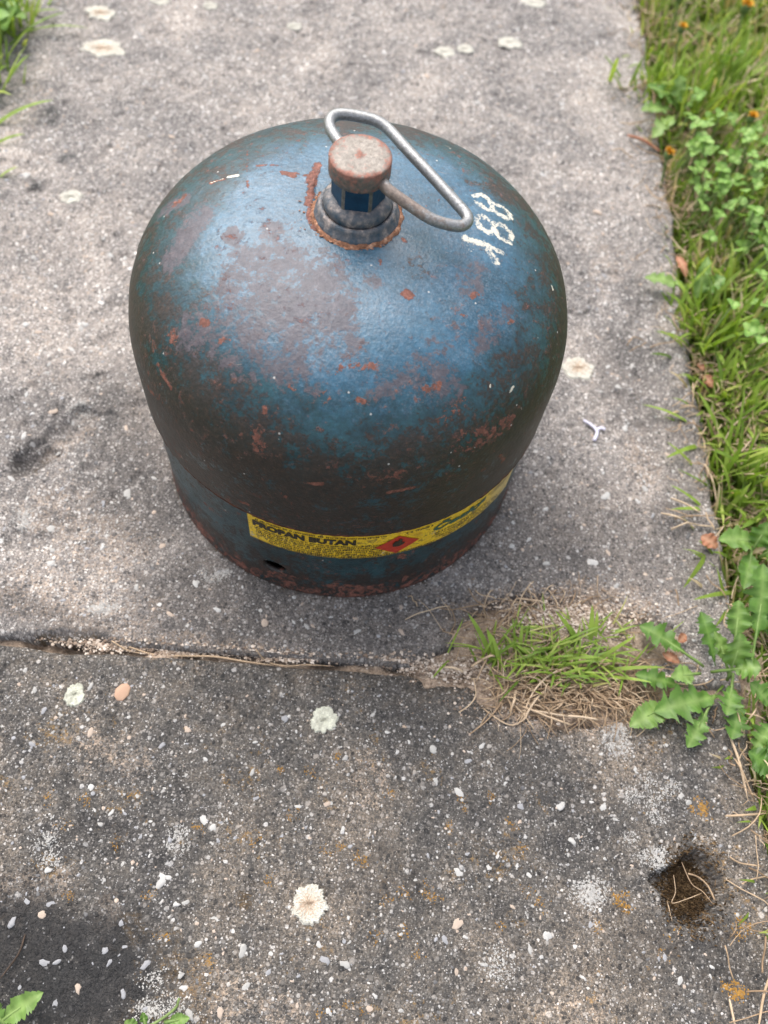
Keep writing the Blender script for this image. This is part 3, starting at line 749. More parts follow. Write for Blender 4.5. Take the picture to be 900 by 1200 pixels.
# ---- yellow label
def mat_label():
    t = NT("yellow_label")
    n1, n2 = t.noise(140, 6, 0.75), t.noise(520, 4, 0.7)
    c = t.ramp(n1, [(0.3, (0.36, 0.20, 0.010)), (0.48, (0.74, 0.47, 0.015)), (0.68, (0.82, 0.58, 0.03))])
    dirt = t.smooth(t.math('MULTIPLY', n1, n2), 0.255, 0.33)
    c = t.mix(t.math('MULTIPLY', dirt, 0.75), c, (0.12, 0.070, 0.025))
    pale = t.smooth(t.attr('fade'), 0.3, 0.9)
    c = t.mix(t.math('MULTIPLY', pale, 0.55), c, (0.40, 0.33, 0.19))
    scr = t.math('MULTIPLY', t.smooth(t.noise(60, 5, 0.6), 0.60, 0.64), t.smooth(n2, 0.5, 0.56))
    c = t.mix(t.math('MULTIPLY', scr, 0.6), c, (0.50, 0.45, 0.33))
    return t.finish(c, 0.34, t.bump(n2, 0.12, 0.0005), spec=0.5)
M_label = mat_label()
def mat_print(name, c1, c2):
    t = NT(name)
    n = t.noise(420, 5, 0.75)
    return t.finish(t.ramp(n, [(0.38, c1), (0.72, c2)]), 0.38, spec=0.45)
M_ink = mat_print("black_print", (0.013, 0.011, 0.008), (0.045, 0.032, 0.012))
M_fine = mat_print("faded_fine_print", (0.022, 0.016, 0.008), (0.11, 0.075, 0.018))
M_red = mat_print("red_print", (0.46, 0.035, 0.014), (0.34, 0.028, 0.012))
M_green = mat_print("green_print", (0.012, 0.075, 0.055), (0.06, 0.12, 0.06))
LT0, LT1, LZ0, LZ1 = math.radians(-108.3), math.radians(-27.0), 0.0497, 0.0747
LLEN = (LT1 - LT0) * RS
def label_pt(u, v, lift):
    """u along the label in metres from its left end, v up from its lower edge"""
    th = LT0 + u / RS
    r = RS + lift
    return np.stack([r * np.cos(th), r * np.sin(th), LZ0 + v], -1)
nu, nv = 200, 16
u = np.linspace(0, LLEN, nu); v = np.linspace(0, LZ1 - LZ0, nv)
UU, VV = np.meshgrid(u, v)
edge_w = 0.0007 * (fbm(UU * 300, VV * 300, 90, 3) - 0.5)
LV = label_pt(UU.ravel(), (VV + edge_w * (np.abs(VV / v[-1] - 0.5) > 0.42)).ravel(), 0.0007)
label = obj("label", mesh_np("label", LV, [grid_faces(nu, nv)], [M_label], {'fade': sstep(0.75, 0.97, UU.ravel() / LLEN)}), bottle)
label['label'] = "yellow warning sticker wrapped round the foot ring"
mdl = label.modifiers.new("paper", 'SOLIDIFY'); mdl.thickness = 0.00025; mdl.offset = -1

def bend_text(name, body_text, u0, v0, width, height, mat, shear=0.0, bold=0.0, slope=0.0, parent=None, lift=0.00095):
    cu = bpy.data.curves.new(name, 'FONT')
    cu.body = body_text; cu.size = 1.0; cu.offset = bold; cu.shear = shear; cu.resolution_u = 3
    tmp = bpy.data.objects.new(name, cu); COL.objects.link(tmp)
    dg = bpy.context.evaluated_depsgraph_get(); dg.update()
    me = bpy.data.meshes.new_from_object(tmp.evaluated_get(dg))
    bpy.data.objects.remove(tmp); bpy.data.curves.remove(cu)
    co = np.zeros(len(me.vertices) * 3); me.vertices.foreach_get('co', co); co = co.reshape(-1, 3)
    mn, mx = co.min(0), co.max(0)
    uu = u0 + (co[:, 0] - mn[0]) / (mx[0] - mn[0]) * width
    vv = v0 + (co[:, 1] - mn[1]) / (mx[1] - mn[1]) * height + slope * (uu - u0)
    W = label_pt(uu, vv, lift)
    me.vertices.foreach_set('co', W.astype(np.float32).ravel()); me.update()
    me.materials.clear(); me.materials.append(mat)
    me.name = name
    return obj(name, me, parent or label)
def lab_uv(x, y):
    P = hit(x, y); return (math.atan2(P[1], P[0]) - LT0) * RS, P[2] - LZ0
tu0, tu1 = lab_uv(297, 610)[0], lab_uv(417, 636)[0]
bend_text("printed_word", "PROPAN BUTAN", tu0, 0.0146, tu1 - tu0, 0.0056, M_ink, 0, 0.065)
bend_text("printed_word", "Český", 0.0875, 0.0118, 0.031, 0.0092, M_green, 0.25, 0.045)
bend_text("printed_number", "(1965)", 0.0735, 0.0196, 0.013, 0.0024, M_ink, 0, 0.0)
# fine print that cannot be read: rows of tiny word marks
B = Bag()
def row(u0, u1, v0, h):
    x = u0
    while x < u1:
        w = rng.uniform(0.0008, 0.0042)
        y = x
        while y < min(x + w, u1):
            lw = rng.uniform(0.00035, 0.00075); hh = h * rng.choice([0.75, 0.75, 1.0])
            q = label_pt(np.array([y, y + lw, y + lw * rng.uniform(0.6, 1), y + lw * rng.uniform(0, 0.3)]), np.array([v0, v0, v0 + hh, v0 + hh]), 0.00095)
            B.add(q, [np.array([[0, 1, 2, 3]])]); y += lw + 0.00022
        x += w + rng.uniform(0.0006, 0.0012)
row(0.004, 0.064, 0.0212, 0.0014)
for v0, ua, ub in ((0.0126, 0.004, 0.067), (0.0106, 0.004, 0.068), (0.0086, 0.004, 0.068), (0.0066, 0.006, 0.066), (0.0046, 0.008, 0.063), (0.0026, 0.010, 0.066), (0.0009, 0.016, 0.090)):
    row(ua, ub, v0, 0.0013)
for v0, ua, ub in ((0.0095, 0.089, 0.120), (0.0072, 0.090, 0.128), (0.0048, 0.092, 0.132), (0.0024, 0.094, 0.131), (0.0185, 0.119, 0.134), (0.0160, 0.121, 0.134)):
    row(ua, ub, v0, 0.0013)
tag(obj("fine_print", B.mesh("fine_print", [M_fine], False), label), None, None, None, 'stuff')
# red diamond with the flame
def patch(name, poly, mat, lift, parent):
    poly = np.asarray(poly, float); c = poly.mean(0); n = len(poly)
    pts = [c] + [p_ for p_ in poly] + [(p_ + c) / 2 for p_ in poly]
    pts = np.array(pts); i = np.arange(n); j = (i + 1) % n
    F = [np.stack([np.zeros(n, int), 1 + n + i, 1 + n + j], 1), np.stack([1 + n + i, 1 + i, 1 + j, 1 + n + j], 1)]
    return obj(name, mesh_np(name, label_pt(pts[:, 0], pts[:, 1], lift), F, [mat], None, False), parent)
def densify(poly, k=6):
    poly = np.asarray(poly, float); return np.concatenate([poly[i] + (poly[(i + 1) % len(poly)] - poly[i]) * np.linspace(0, 1, k, endpoint=False)[:, None] for i in range(len(poly))])
dl, dr_, dt, db = lab_uv(439, 640), lab_uv(490, 631), lab_uv(470, 627), lab_uv(463, 648)
cu_, cv_ = (dl[0] + dr_[0]) / 2, 0.0108
hw, hh = (dr_[0] - dl[0]) / 2, 0.0092
dia = patch("hazard_diamond", densify([(cu_ - hw, cv_), (cu_, cv_ - hh), (cu_ + hw, cv_), (cu_, cv_ + hh)]), M_red, 0.0010, label)
patch("flame_symbol", [(cu_ - .0022, cv_ - .001), (cu_ + .0004, cv_ - .0016), (cu_ + .0026, cv_ - .0002), (cu_ + .0034, cv_ + .0020), (cu_ + .0018, cv_ + .0022), (cu_ + .0020, cv_ + .0050), (cu_ + .0004, cv_ + .0066), (cu_ - .0002, cv_ + .0040), (cu_ - .0014, cv_ + .0046), (cu_ - .0026, cv_ + .0018)], M_ink, 0.0013, dia)

# ---- valve
M_zinc = None
def mat_zinc():
    t = NT("rusted_zinc")
    n1, n2 = t.noise(180, 6, 0.72), t.noise(650, 5, 0.75)
    c = t.ramp(n2, [(0.3, (0.10, 0.086, 0.070)), (0.65, (0.235, 0.212, 0.188))])
    r = t.smooth(t.math('ADD', t.attr('rust'), t.math('ADD', t.math('SUBTRACT', n1, 0.5), t.math('MULTIPLY', t.math('SUBTRACT', n2, 0.5), 0.9))), 0.42, 0.66)
    c = t.mix(t.math('MULTIPLY', r, 0.85), c, t.ramp(n2, [(0.3, (0.10, 0.032, 0.018)), (0.6, (0.27, 0.105, 0.07)), (0.8, (0.38, 0.20, 0.13))]))
    return t.finish(c, t.math('ADD', 0.42, t.math('MULTIPLY', r, 0.4)), t.bump(n2, 0.5, 0.0006), t.math('MULTIPLY', t.math('SUBTRACT', 1.0, r), 0.55))
M_zinc = mat_zinc()
M_oldpaint = mat_mottled("chipped_blue_paint", (0.018, 0.048, 0.075), (0.105, 0.105, 0.110), 260, 0.45, 0.7, 0.0008, (0.33, 0.27, 0.235))
M_deepblue = mat_mottled("dark_blue_paint", (0.004, 0.024, 0.052), (0.008, 0.050, 0.100), 160, 0.45, 0.4, 0.0006)
def ringed(profile, n, seed, amp, mat, name, cap=True):
    V, F = lathe(profile, n, cap_top=cap)
    w = fbm(V[:, 0] * 420 + 20, V[:, 1] * 420 + V[:, 2] * 300, seed, 4) - 0.5
    rn = V * [1, 1, 0]; rn = rn / (np.linalg.norm(rn, axis=1)[:, None] + 1e-9)
    V = V + rn * (w * amp)[:, None]; V[:, 2] += w * amp * 0.5
    return obj(name, mesh_np(name, V, F, [mat], {'rust': np.full(len(V), 0.5)}), bottle)
ringed([(0.0192, 0.1648), (0.0187, 0.1662), (0.0180, 0.1672), (0.0171, 0.1676), (0.0160, 0.1670)], 220, 101, 0.0017, M_rust, "weld_ring", False)
ringed([(0.0172, 0.1655), (0.0173, 0.1672), (0.0169, 0.1684), (0.0161, 0.1692), (0.0158, 0.1708), (0.0153, 0.1718), (0.0145, 0.1721), (0.0136, 0.1717), (0.0131, 0.1709)], 96, 102, 0.0006, M_oldpaint, "valve_flange", True)
ringed([(0.0130, 0.1708), (0.0136, 0.1724), (0.0136, 0.1742), (0.0129, 0.1756), (0.0116, 0.1764), (0.0106, 0.1768), (0.0102, 0.1769)], 96, 103, 0.0005, M_oldpaint, "valve_collar", True)
# six sided neck below the cap, one flat turned to the camera
hx = []
for z, r in ((0.1742, 0.0106), (0.1752, 0.0109), (0.1862, 0.0109), (0.1872, 0.0106)):
    a = np.radians(np.arange(6) * 60 - 90 + 30 + 4)
    hx.append(np.stack([r * np.cos(a), r * np.sin(a), np.full(6, z)], 1))
HV = np.concatenate(hx)
neck = obj("valve_nut", mesh_np("valve_nut", HV, [grid_faces(6, 4, True), np.arange(18, 24)[None, :]], [M_deepblue, M_zinc], {"rust": np.full(24, 0.22)}, False), bottle)
bv = neck.modifiers.new("edge", 'BEVEL'); bv.width = 0.0009; bv.segments = 2; bv.material = 1
# cap with the through hole for the wire
CAPZ0, CAPZ1, CR = 0.1868, 0.1950, 0.0119
prof = [(0.0100, CAPZ0), (0.0113, CAPZ0 + 0.0002), (CR, CAPZ0 + 0.0010), (CR, CAPZ0 + 0.003), (CR, CAPZ1 - 0.0030), (CR, CAPZ1 - 0.0007), (CR - 0.0002, CAPZ1 - 0.0003), (CR - 0.0006, CAPZ1 - 0.0001), (CR - 0.0012, CAPZ1), (0.0085, CAPZ1 + 0.0001), (0.006, CAPZ1), (0.003, CAPZ1 - 0.0001), (0.001, CAPZ1 - 0.0002)]
V, F = lathe(prof, 72)
nr = np.hypot(V[:, 0], V[:, 1])
cr_ = 0.36 + 0.26 * sstep(0.0095, 0.0112, nr) + 0.30 * sstep(0.0025, 0.0005, nr) - 0.14 * (V[:, 2] < CAPZ1 - 0.0009)
V[:, 2] += 0.00025 * (fbm(V[:, 0] * 500 + 30, V[:, 1] * 500 + 30, 110, 3) - 0.5)
capo = obj("valve_cap", mesh_np("valve_cap", V, F, [M_zinc], {'rust': cr_}), bottle)

# bent wire handle through the cap
def w3(x, y, z): return at(x, y, z)
P1, P2 = w3(397, 168, 0.1895), w3(445, 211, 0.1893)
loop = [P2 + (P1 - P2) * 0.35, P2 + (P1 - P2) * 0.12, P2, w3(455, 224, 0.1885), w3(480, 242, 0.186), w3(505, 258, 0.1835), w3(527, 265, 0.1815), w3(541, 266, 0.1805), w3(547.5, 261, 0.1800), w3(546, 253, 0.1802),
        w3(535, 240, 0.1812), w3(505, 207, 0.184), w3(475, 175, 0.1865), w3(455, 153, 0.188), w3(440, 143, 0.189), w3(420, 138, 0.1895), w3(403, 135.5, 0.1900), w3(392, 137, 0.1900), w3(386.5, 144, 0.1900), w3(388, 154, 0.1898), P1, P1 + (P2 - P1) * 0.12, P1 + (P2 - P1) * 0.35]
C = catmull(loop, 10)
V, F = tube(C, 0.00225, 14)
tw = np.linspace(0, 1, len(C))
rv = np.repeat(0.20 + 0.20 * sstep(0.44, 0.30, tw) + 0.18 * sstep(0.12, 0.02, np.abs(tw - 0.15)) + 0.15 * sstep(0.85, 0.95, tw) + 0.12 * fbm(tw * 30, tw * 0, 120, 3), 14)
rv = np.concatenate([rv, [0.4, 0.4]])
def mat_wire():
    t = NT("galvanised_wire")
    n1, n2 = t.noise(230, 6, 0.72), t.noise(900, 4, 0.75)
    c = t.ramp(n2, [(0.3, (0.17, 0.17, 0.165)), (0.68, (0.33, 0.332, 0.33))])
    r = t.smooth(t.math('ADD', t.attr('rust'), t.math('SUBTRACT', n1, 0.5)), 0.42, 0.62)
    c = t.mix(t.math('MULTIPLY', r, 0.8), c, t.ramp(n2, [(0.3, (0.075, 0.048, 0.033)), (0.7, (0.23, 0.155, 0.11))]))
    return t.finish(c, t.math('ADD', 0.26, t.math('MULTIPLY', n1, 0.25)), t.bump(n2, 0.5, 0.0005), t.math('MULTIPLY', t.math('SUBTRACT', 1.0, r), 0.62))
obj("wire_handle", mesh_np("wire_handle", V, F, [mat_wire()], {'rust': rv}), bottle)

# flakes of rust heaped at the left of the collar
B = Bag()
for k in range(200):
    a = math.radians(rng.uniform(150, 330)); r = rng.uniform(0.0178, 0.0192) if rng.random() < 0.8 else rng.uniform(0.019, 0.025)
    if r > 0.0192 and not (150 < math.degrees(a) < 230): continue
    s_ = 0.0002 * 4 ** rng.random()
    V, F = SHAPES[rng.integers(7)]
    B.add(V * [s_, s_ * 0.8, s_ * 0.7] + [r * math.cos(a), r * math.sin(a), 0.1662 + rng.uniform(0, 0.0006)], F)
tag(obj("rust_flakes", B.mesh("rust_flakes", [M_rust]), bottle), None, None, None, 'stuff')

# ------------------------------------------------------------------ lichens on the slabs
def lichen_mesh(rx, ry, seed, mats, thick=0.0006):
    r = np.random.default_rng(seed)
    n, rings = 96, 12
    a = np.linspace(0, 2 * np.pi, n, endpoint=False)
    lob = 1 + 0.30 * (fbm(np.cos(a) * 1.9 + seed, np.sin(a) * 2.2 + seed, seed, 3) - 0.5) * 2 + 0.16 * (fbm(np.cos(a) * 7 + seed, np.sin(a) * 7 + 3, seed + 9, 3) - 0.5) * 2 + 0.018 * r.normal(size=n)
    V = [[0, 0, thick * 0.92]]
    for k in range(1, rings + 1):
        f = k / rings
        z = thick * (0.9 + 0.15 * f - 0.35 * f ** 4) if k < rings else -0.0003
        ff = f if k < rings else 1.0
        for j in range(n):
            zz_ = z + (thick * 0.16 * r.normal() if 0 < k < rings else 0)
            V.append([rx * ff * lob[j] ** (f ** 2 * 1.0) * math.cos(a[j]), ry * ff * lob[j] ** (f ** 2) * math.sin(a[j]), zz_])
    V = np.array(V)
    F4 = grid_faces(n, rings, True) + 1
    i = np.arange(n); F3 = np.stack([1 + i, 1 + (i + 1) % n, np.zeros(n, int)], 1)
    inner = len(mats) > 1
    ctr = np.hypot(V[F4[:, 0], 0] / rx, V[F4[:, 0], 1] / ry) + 0.22 * r.normal(size=len(F4))
    mi = np.concatenate([np.where(ctr < 0.45, 1, 0) if inner else np.zeros(len(F4)), np.full(len(F3), 1 if inner else 0)])
    return mesh_np("lichen", V, [F4, F3], mats, None, False, mi)
LICHEN = [(119, 16, 11.5, 8, "pink", "oval cream lichen nearest the top edge of the path, above a larger one"),
          (120, 57, 16, 10, "pink", "largest cream lichen with pinkish middle near the top left grass"),
          (188, 2, 8, 6, "", "cream lichen cut by the upper picture edge left of the bottle"),
          (246, 8, 6, 5, "", "small cream lichen spot at the upper edge behind the bottle"),
          (345, 31, 6, 5, "", "small pale lichen spot straight behind the wire handle"),
          (83, 231, 8, 6, "", "small white lichen between the bottle and the left grass"),
          (597, 51, 9.5, 7, "", "pale round lichen nearest the upper right part of the path"),
          (521, 61, 8, 6, "", "left one of two blurred lichens beside each other behind the bottle"),
          (545, 58, 6.5, 5.5, "", "right one of two blurred lichens beside each other behind the bottle"),
          (625, 3, 12, 6, "", "cream lichen cut by the upper picture edge right of the bottle"),
          (678, 431, 11, 8.5, "pink", "bright cream lichen touching the right side of the bottle"),
          (380, 844, 6.6, 6.2, "green", "greenish round lichen in front of the joint below the label"),
          (362, 1059, 8.2, 7.8, "pink", "cream lichen with crinkled rim on the dark slab near the lower edge"),
          (88, 814, 4.6, 5.6, "green", "pale green lichen left of the peach pebble")]
for k, (x, y, rx, ry, kind, lab) in enumerate(LICHEN):
    p = pxy(x, y)
    mats = {"pink": [M_lich, M_lich_pink], "green": [M_lich_green], "": [M_lich]}[kind]
    o = obj("lichen", lichen_mesh(rx / 1000, ry / 1000, 200 + k, mats), None, (p[0], p[1], float(slab_height(p[:1], p[1:])[0]) + 0.0002))
    tag(o, lab, "lichen", "round lichens on the path")

def crust_patch(name, x, y, rx, ry, n, mats, seed, lab=None, cat=None, group=None, kind=None, size=(0.0003, 0.0009), centres=None):
    r = np.random.default_rng(seed); B = Bag()
    cs = [pxy(x, y)] if centres is None else [pxy(*c) for c in centres]
    for c in cs:
        clus = r.normal(size=(7, 2)) * 0.42
        q = clus[r.integers(7, size=n)] + r.normal(size=(n, 2)) * 0.24
        XX = c + q * np.array([rx, ry]) / 1000
        zs = slab_height(XX[:, 0], XX[:, 1])
        for X, z in zip(XX, zs):
            s_ = r.uniform(*size); V, F = SHAPES[r.integers(7)]
            a = r.uniform(0, 6.28)
            W = V * [s_, s_, s_ * 0.55]
            B.add(np.stack([X[0] + W[:, 0] * math.cos(a) - W[:, 1] * math.sin(a), X[1] + W[:, 0] * math.sin(a) + W[:, 1] * math.cos(a), z + W[:, 2]], 1), F)
    return tag(obj(name, B.mesh(name, mats)), lab, cat, group, kind)
for k, (x, y, rx, ry, n, lab) in enumerate([
        (695, 1040, 12, 11, 170, "whitish crusty lichen patch left of the mossy hole"),
        (772, 996, 9, 9, 130, "whitish crusty lichen patch directly above the mossy hole"),
        (763, 934, 11, 10, 150, "whitish crusty lichen patch halfway between mossy hole and dandelion leaves"),
        (735, 872, 14, 11, 200, "whitish crusty lichen patch beside the dandelion leaf tips"),
        (120, 712, 9, 7, 110, "grey flaky lichen patch behind the left end of the joint"),
        (25, 605, 6, 12, 90, "white streaky lichen beside the scar at the left"),
        (185, 1180, 13, 9, 170, "pale crusty lichen patch beside the seedling"),
        (255, 675, 7, 5, 60, "grey lichen flecks at the foot of the bottle"),
        (94, 480, 8, 9, 70, "pale lichen patch above the scar at the left"),
        (60, 995, 7, 7, 60, "grey lichen flecks near the left edge of the dark slab"),
        (580, 1130, 12, 10, 60, "sparse white lichen flecks right of the lower cream lichen"),
        (205, 985, 8, 8, 60, "grey lichen flecks between the white pebbles and the damp corner")]):
    crust_patch("crust_lichen", x, y, rx, ry, n * 6, [M_crust_pale], 300 + k, lab, "lichen", "crusty pale lichens on the path", None, (0.00015, 0.0005))
for k, (x, y, n, lab) in enumerate([
        (729, 1056, 60, "orange lichen spot left of the mossy hole"), (818, 947, 60, "yellow orange lichen spot below the straw by the right edge"),
        (862, 1165, 120, "orange lichen spot in the lower right corner"), (866, 1090, 40, "orange lichen specks right of the mossy hole")]):
    crust_patch("orange_lichen", x, y, 5, 5, n * 3, [M_orange], 340 + k, lab, "lichen", "orange lichens on the dark slab", None, (0.0002, 0.00055))
oc = [(400, 990), (380, 1000), (395, 885), (365, 905), (330, 900), (345, 955), (420, 1005), (425, 1008), (475, 1045), (450, 1055), (500, 1045), (510, 1050), (472, 1090), (440, 1100), (486, 1118), (527, 970), (540, 940),
      (620, 1045), (636, 1058), (590, 1085), (410, 1175), (425, 1178), (380, 1188), (135, 990), (75, 965), (55, 935), (100, 935), (150, 935), (235, 970), (80, 1048), (175, 1050), (190, 1095), (245, 1128), (600, 965), (700, 1085), (780, 1120), (790, 1090), (612, 995), (575, 935), (300, 985), (315, 1030), (455, 930)]
crust_patch("orange_lichen", 0, 0, 3.6, 3.6, 40, [M_orange], 360, "tiny orange lichen specks sprinkled over the dark slab", None, None, 'stuff', (0.00015, 0.0004), oc)

# moss in the hole
B = Bag()
MX = HOLE + rng.normal(size=(4200, 2)) * np.array([0.0056, 0.0076])
for X, z in zip(MX, slab_height(MX[:, 0], MX[:, 1])):
    s_ = rng.uniform(0.0003, 0.0008)
    V = np.array([[-s_, 0, 0], [s_, 0, 0], [0, s_, 0], [rng.normal() * s_, rng.normal() * s_, s_ * rng.uniform(2, 4)]])
    B.add(V + [X[0], X[1], z - 0.0002], [np.array([[0, 1, 3], [1, 2, 3], [2, 0, 3]])])
tag(obj("moss", B.mesh("moss", [M_moss], False)), "dark brown moss filling the hole in the lower right of the slab", None, None, 'stuff')

# ------------------------------------------------------------------ plants
M_grass = mat_blade("grass_blade", [(0.0, (0.085, 0.150, 0.022)), (0.35, (0.165, 0.265, 0.036)), (0.65, (0.265, 0.365, 0.062)), (0.82, (0.38, 0.42, 0.12)), (0.9, (0.42, 0.34, 0.19)), (1.0, (0.58, 0.47, 0.33))])
M_leaf = mat_blade("weed_leaf", [(0.0, (0.042, 0.098, 0.016)), (0.5, (0.086, 0.176, 0.028)), (1.0, (0.20, 0.30, 0.085))], 0.45, 0.25)
M_clover = mat_blade("clover_leaf", [(0.0, (0.085, 0.185, 0.030)), (0.5, (0.165, 0.30, 0.055)), (1.0, (0.28, 0.41, 0.115))], 0.5, 0.25)
M_stem = mat_blade("pale_stem", [(0.0, (0.11, 0.19, 0.05)), (0.6, (0.22, 0.27, 0.10)), (1.0, (0.30, 0.15, 0.10))], 0.5, 0.15)
M_straw = mat_blade("dry_straw", [(0.0, (0.20, 0.13, 0.075)), (0.5, (0.38, 0.27, 0.17)), (1.0, (0.56, 0.44, 0.31))], 0.7, 0.1)

def blade(root, tip, width, arch, seg=5, fold=0.25):
    root, tip = np.asarray(root, float), np.asarray(tip, float)
    d = tip - root; L = np.linalg.norm(d); side = np.cross(d, [0, 0, 1.0])
    side = side / (np.linalg.norm(side) + 1e-9)
    tw = rng.normal() * 0.35
    side = side * math.cos(tw) + np.array([0, 0, 1.0]) * math.sin(tw)
    t = np.linspace(0, 1, seg + 1)[:, None]
    c = root + d * t + np.array([0, 0, 1.0]) * arch * L * 4 * t * (1 - t)
    w = width * np.sqrt(np.clip(1 - t ** 1.8, 0, 1)) * (0.75 + 0.5 * np.minimum(t * 3, 1)) / 1.25 * 0.5
    V = np.concatenate([c - side * w, c + side * w])
    k = np.arange(seg); n = seg + 1
    return V, [np.stack([k, n + k, n + k + 1, k + 1], 1)]

def lawn(n, sampler, lmin, lmax, bag, dry=0.10):
    P = sampler(n)
    Z = ground_z(P[:, 0], P[:, 1])
    clump = fbm(P[:, 0] * 28 + 7, P[:, 1] * 28 + 7, 140, 3)
    for (x, y), z, c in zip(P, Z, clump):
        L = rng.uniform(lmin, lmax) * (0.6 + 0.8 * c)
        a = rng.uniform(0, 6.28) if rng.random() < 0.75 else (c * 25)
        lean = rng.uniform(0.25, 1.15)
        out = np.array([math.cos(a), math.sin(a)]) * L * math.sin(lean)
        tip = [x + out[0], y + out[1], z + L * math.cos(lean)]
        t = np.clip(rng.normal(0.42 + 0.5 * (c - 0.5), 0.17), 0, 0.8)
        if rng.random() < dry: t = rng.uniform(0.86, 1.0)
        V, F = blade([x, y, z - 0.002], tip, rng.uniform(0.0011, 0.0033), rng.uniform(0.02, 0.16), 4)
        bag.add(V, F, t + np.tile(np.linspace(-0.08, 0.08, 5), 2))

def strip(side, s0, s1, t0, t1, power=1.0):
    def f(n):
        s = side * (s0 + (s1 - s0) * rng.random(n) ** power); t = rng.uniform(t0, t1, n)
        # the bed of clover beside the bottle stays mostly clear
        return from_st(s, t)
    return f
B = Bag()
lawn(17000, strip(1, 0.252, 0.46, -0.12, 0.75), 0.014, 0.042, B, 0.22)
lawn(2200, strip(1, 0.250, 0.29, -0.12, 0.75), 0.012, 0.040, B, 0.30)
lawn(1500, strip(1, 0.256, 0.46, -0.55, -0.12), 0.018, 0.050, B, 0.35)
lawn(5200, strip(1, 0.46, 1.1, -0.6, 1.2), 0.03, 0.07, B, 0.12)
lawn(2600, strip(-1, 0.262, 0.42, 0.0, 0.75), 0.022, 0.060, B, 0.12)
lawn(4200, strip(-1, 0.262, 1.0, -0.6, 1.0), 0.03, 0.07, B, 0.12)
# single blades that lean out over the slab: (root pixel, tip pixel, width mm, rise mm)
for r_, t_, w_, up_ in [((822, 497), (752, 474), 3.0, 14), ((828, 516), (780, 537), 3.2, 10), ((838, 600), (785, 568), 2.4, 9), ((836, 640), (800, 690), 4.2, 12), ((868, 690), (812, 703), 2.8, 10),
                        ((848, 655), (818, 633), 2.6, 9), ((806, 398), (768, 388), 2.4, 9), ((803, 398), (795, 370), 2.2, 8), ((-22, 150), (64, 117), 3.6, 18), ((-20, 170), (30, 157), 2.6, 14), ((-14, 210), (22, 195), 3.0, 10),
                        ((-25, 130), (14, 100), 3.0, 16), ((-5, 60), (78, 14), 2.6, 16), ((5, 40), (105, 33), 2.0, 12), ((20, 15), (70, 12), 2.4, 12), ((860, 705), (838, 735), 2.4, 9), ((745, 60), (728, 68), 2.0, 8), ((760, 70), (735, 80), 2.2, 8)]:
    a_, b_ = at(*r_), at(*t_, up_ / 1000 * 0.5)
    V, F = blade([a_[0], a_[1], -0.006], b_, w_ / 1000, 0.10, 7)
    B.add(V, F, rng.uniform(0.35, 0.6))
# tall clump of fresh blades at the slab edge
for c_, n_, L_ in (((835, 385), 130, 0.045), ((850, 330), 60, 0.04), ((870, 470), 120, 0.036), ((765, 105), 60, 0.040), ((805, 125), 90, 0.045), ((850, 100), 70, 0.045), ((870, 560), 60, 0.045), ((10, 25), 60, 0.045), ((-20, 90), 60, 0.05)):
    c = pxy(*c_)
    for _ in range(n_):
        x, y = c + rng.normal(size=2) * 0.010
        a = rng.uniform(0, 6.28); lean = rng.uniform(0.15, 1.0); L = L_ * rng.uniform(0.6, 1.25)
        V, F = blade([x, y, -0.015], [x + L * math.sin(lean) * math.cos(a), y + L * math.sin(lean) * math.sin(a), -0.015 + L * math.cos(lean)], rng.uniform(0.002, 0.0042), rng.uniform(0.03, 0.15), 5)
        B.add(V, F, np.clip(rng.normal(0.5, 0.15), 0, 0.8))
tag(obj("grass", B.mesh("grass", [M_grass])), "green lawn grass growing along both sides of the path", None, None, 'stuff')

# dry thatch and straw at the edges of the slab
B = Bag()
def straw(n, sampler, l0, l1, zoff=0.0, tint=(0.2, 1.0), onslab=False):
    P = sampler(n)
    for x, y in P:
        L = rng.uniform(l0, l1); a = rng.uniform(0, 6.28); k = rng.normal() * 0.35
        z = (float(slab_height(np.array([x]), np.array([y]))[0]) if onslab else float(ground_z(x, y)[0])) + zoff
        d = np.array([math.cos(a), math.sin(a)]); e = np.array([-d[1], d[0]])
        pts = [np.append(np.array([x, y]) + d * L * u_ + e * L * k * u_ * (1 - u_), z + 0.001 + rng.uniform(0, 0.006)) for u_ in (0, 0.33, 0.67, 1)]
        V, F = tube(catmull(pts, 2), rng.uniform(0.00018, 0.0005), 4)
        B.add(V, F, rng.uniform(*tint))
straw(900, strip(1, 0.252, 0.30, -0.15, 0.70), 0.008, 0.035, 0.012)
straw(260, strip(1, 0.238, 0.256, -0.15, 0.70), 0.006, 0.026, 0.001, (0.1, 0.9), True)
straw(60, strip(1, 0.215, 0.245, -0.13, 0.70), 0.004, 0.016, 0.0, (0.1, 0.7), True)
straw(260, strip(1, 0.246, 0.30, -0.20, 0.0), 0.010, 0.05, 0.004)
straw(900, strip(1, 0.27, 0.45, -0.15, 0.75), 0.012, 0.05, 0.014)
straw(160, strip(-1, 0.255, 0.36, 0.1, 0.70), 0.010, 0.03)
tag(obj("dry_grass", B.mesh("dry_grass", [M_straw])), "dry straw coloured thatch along the edges of the path", None, None, 'stuff')

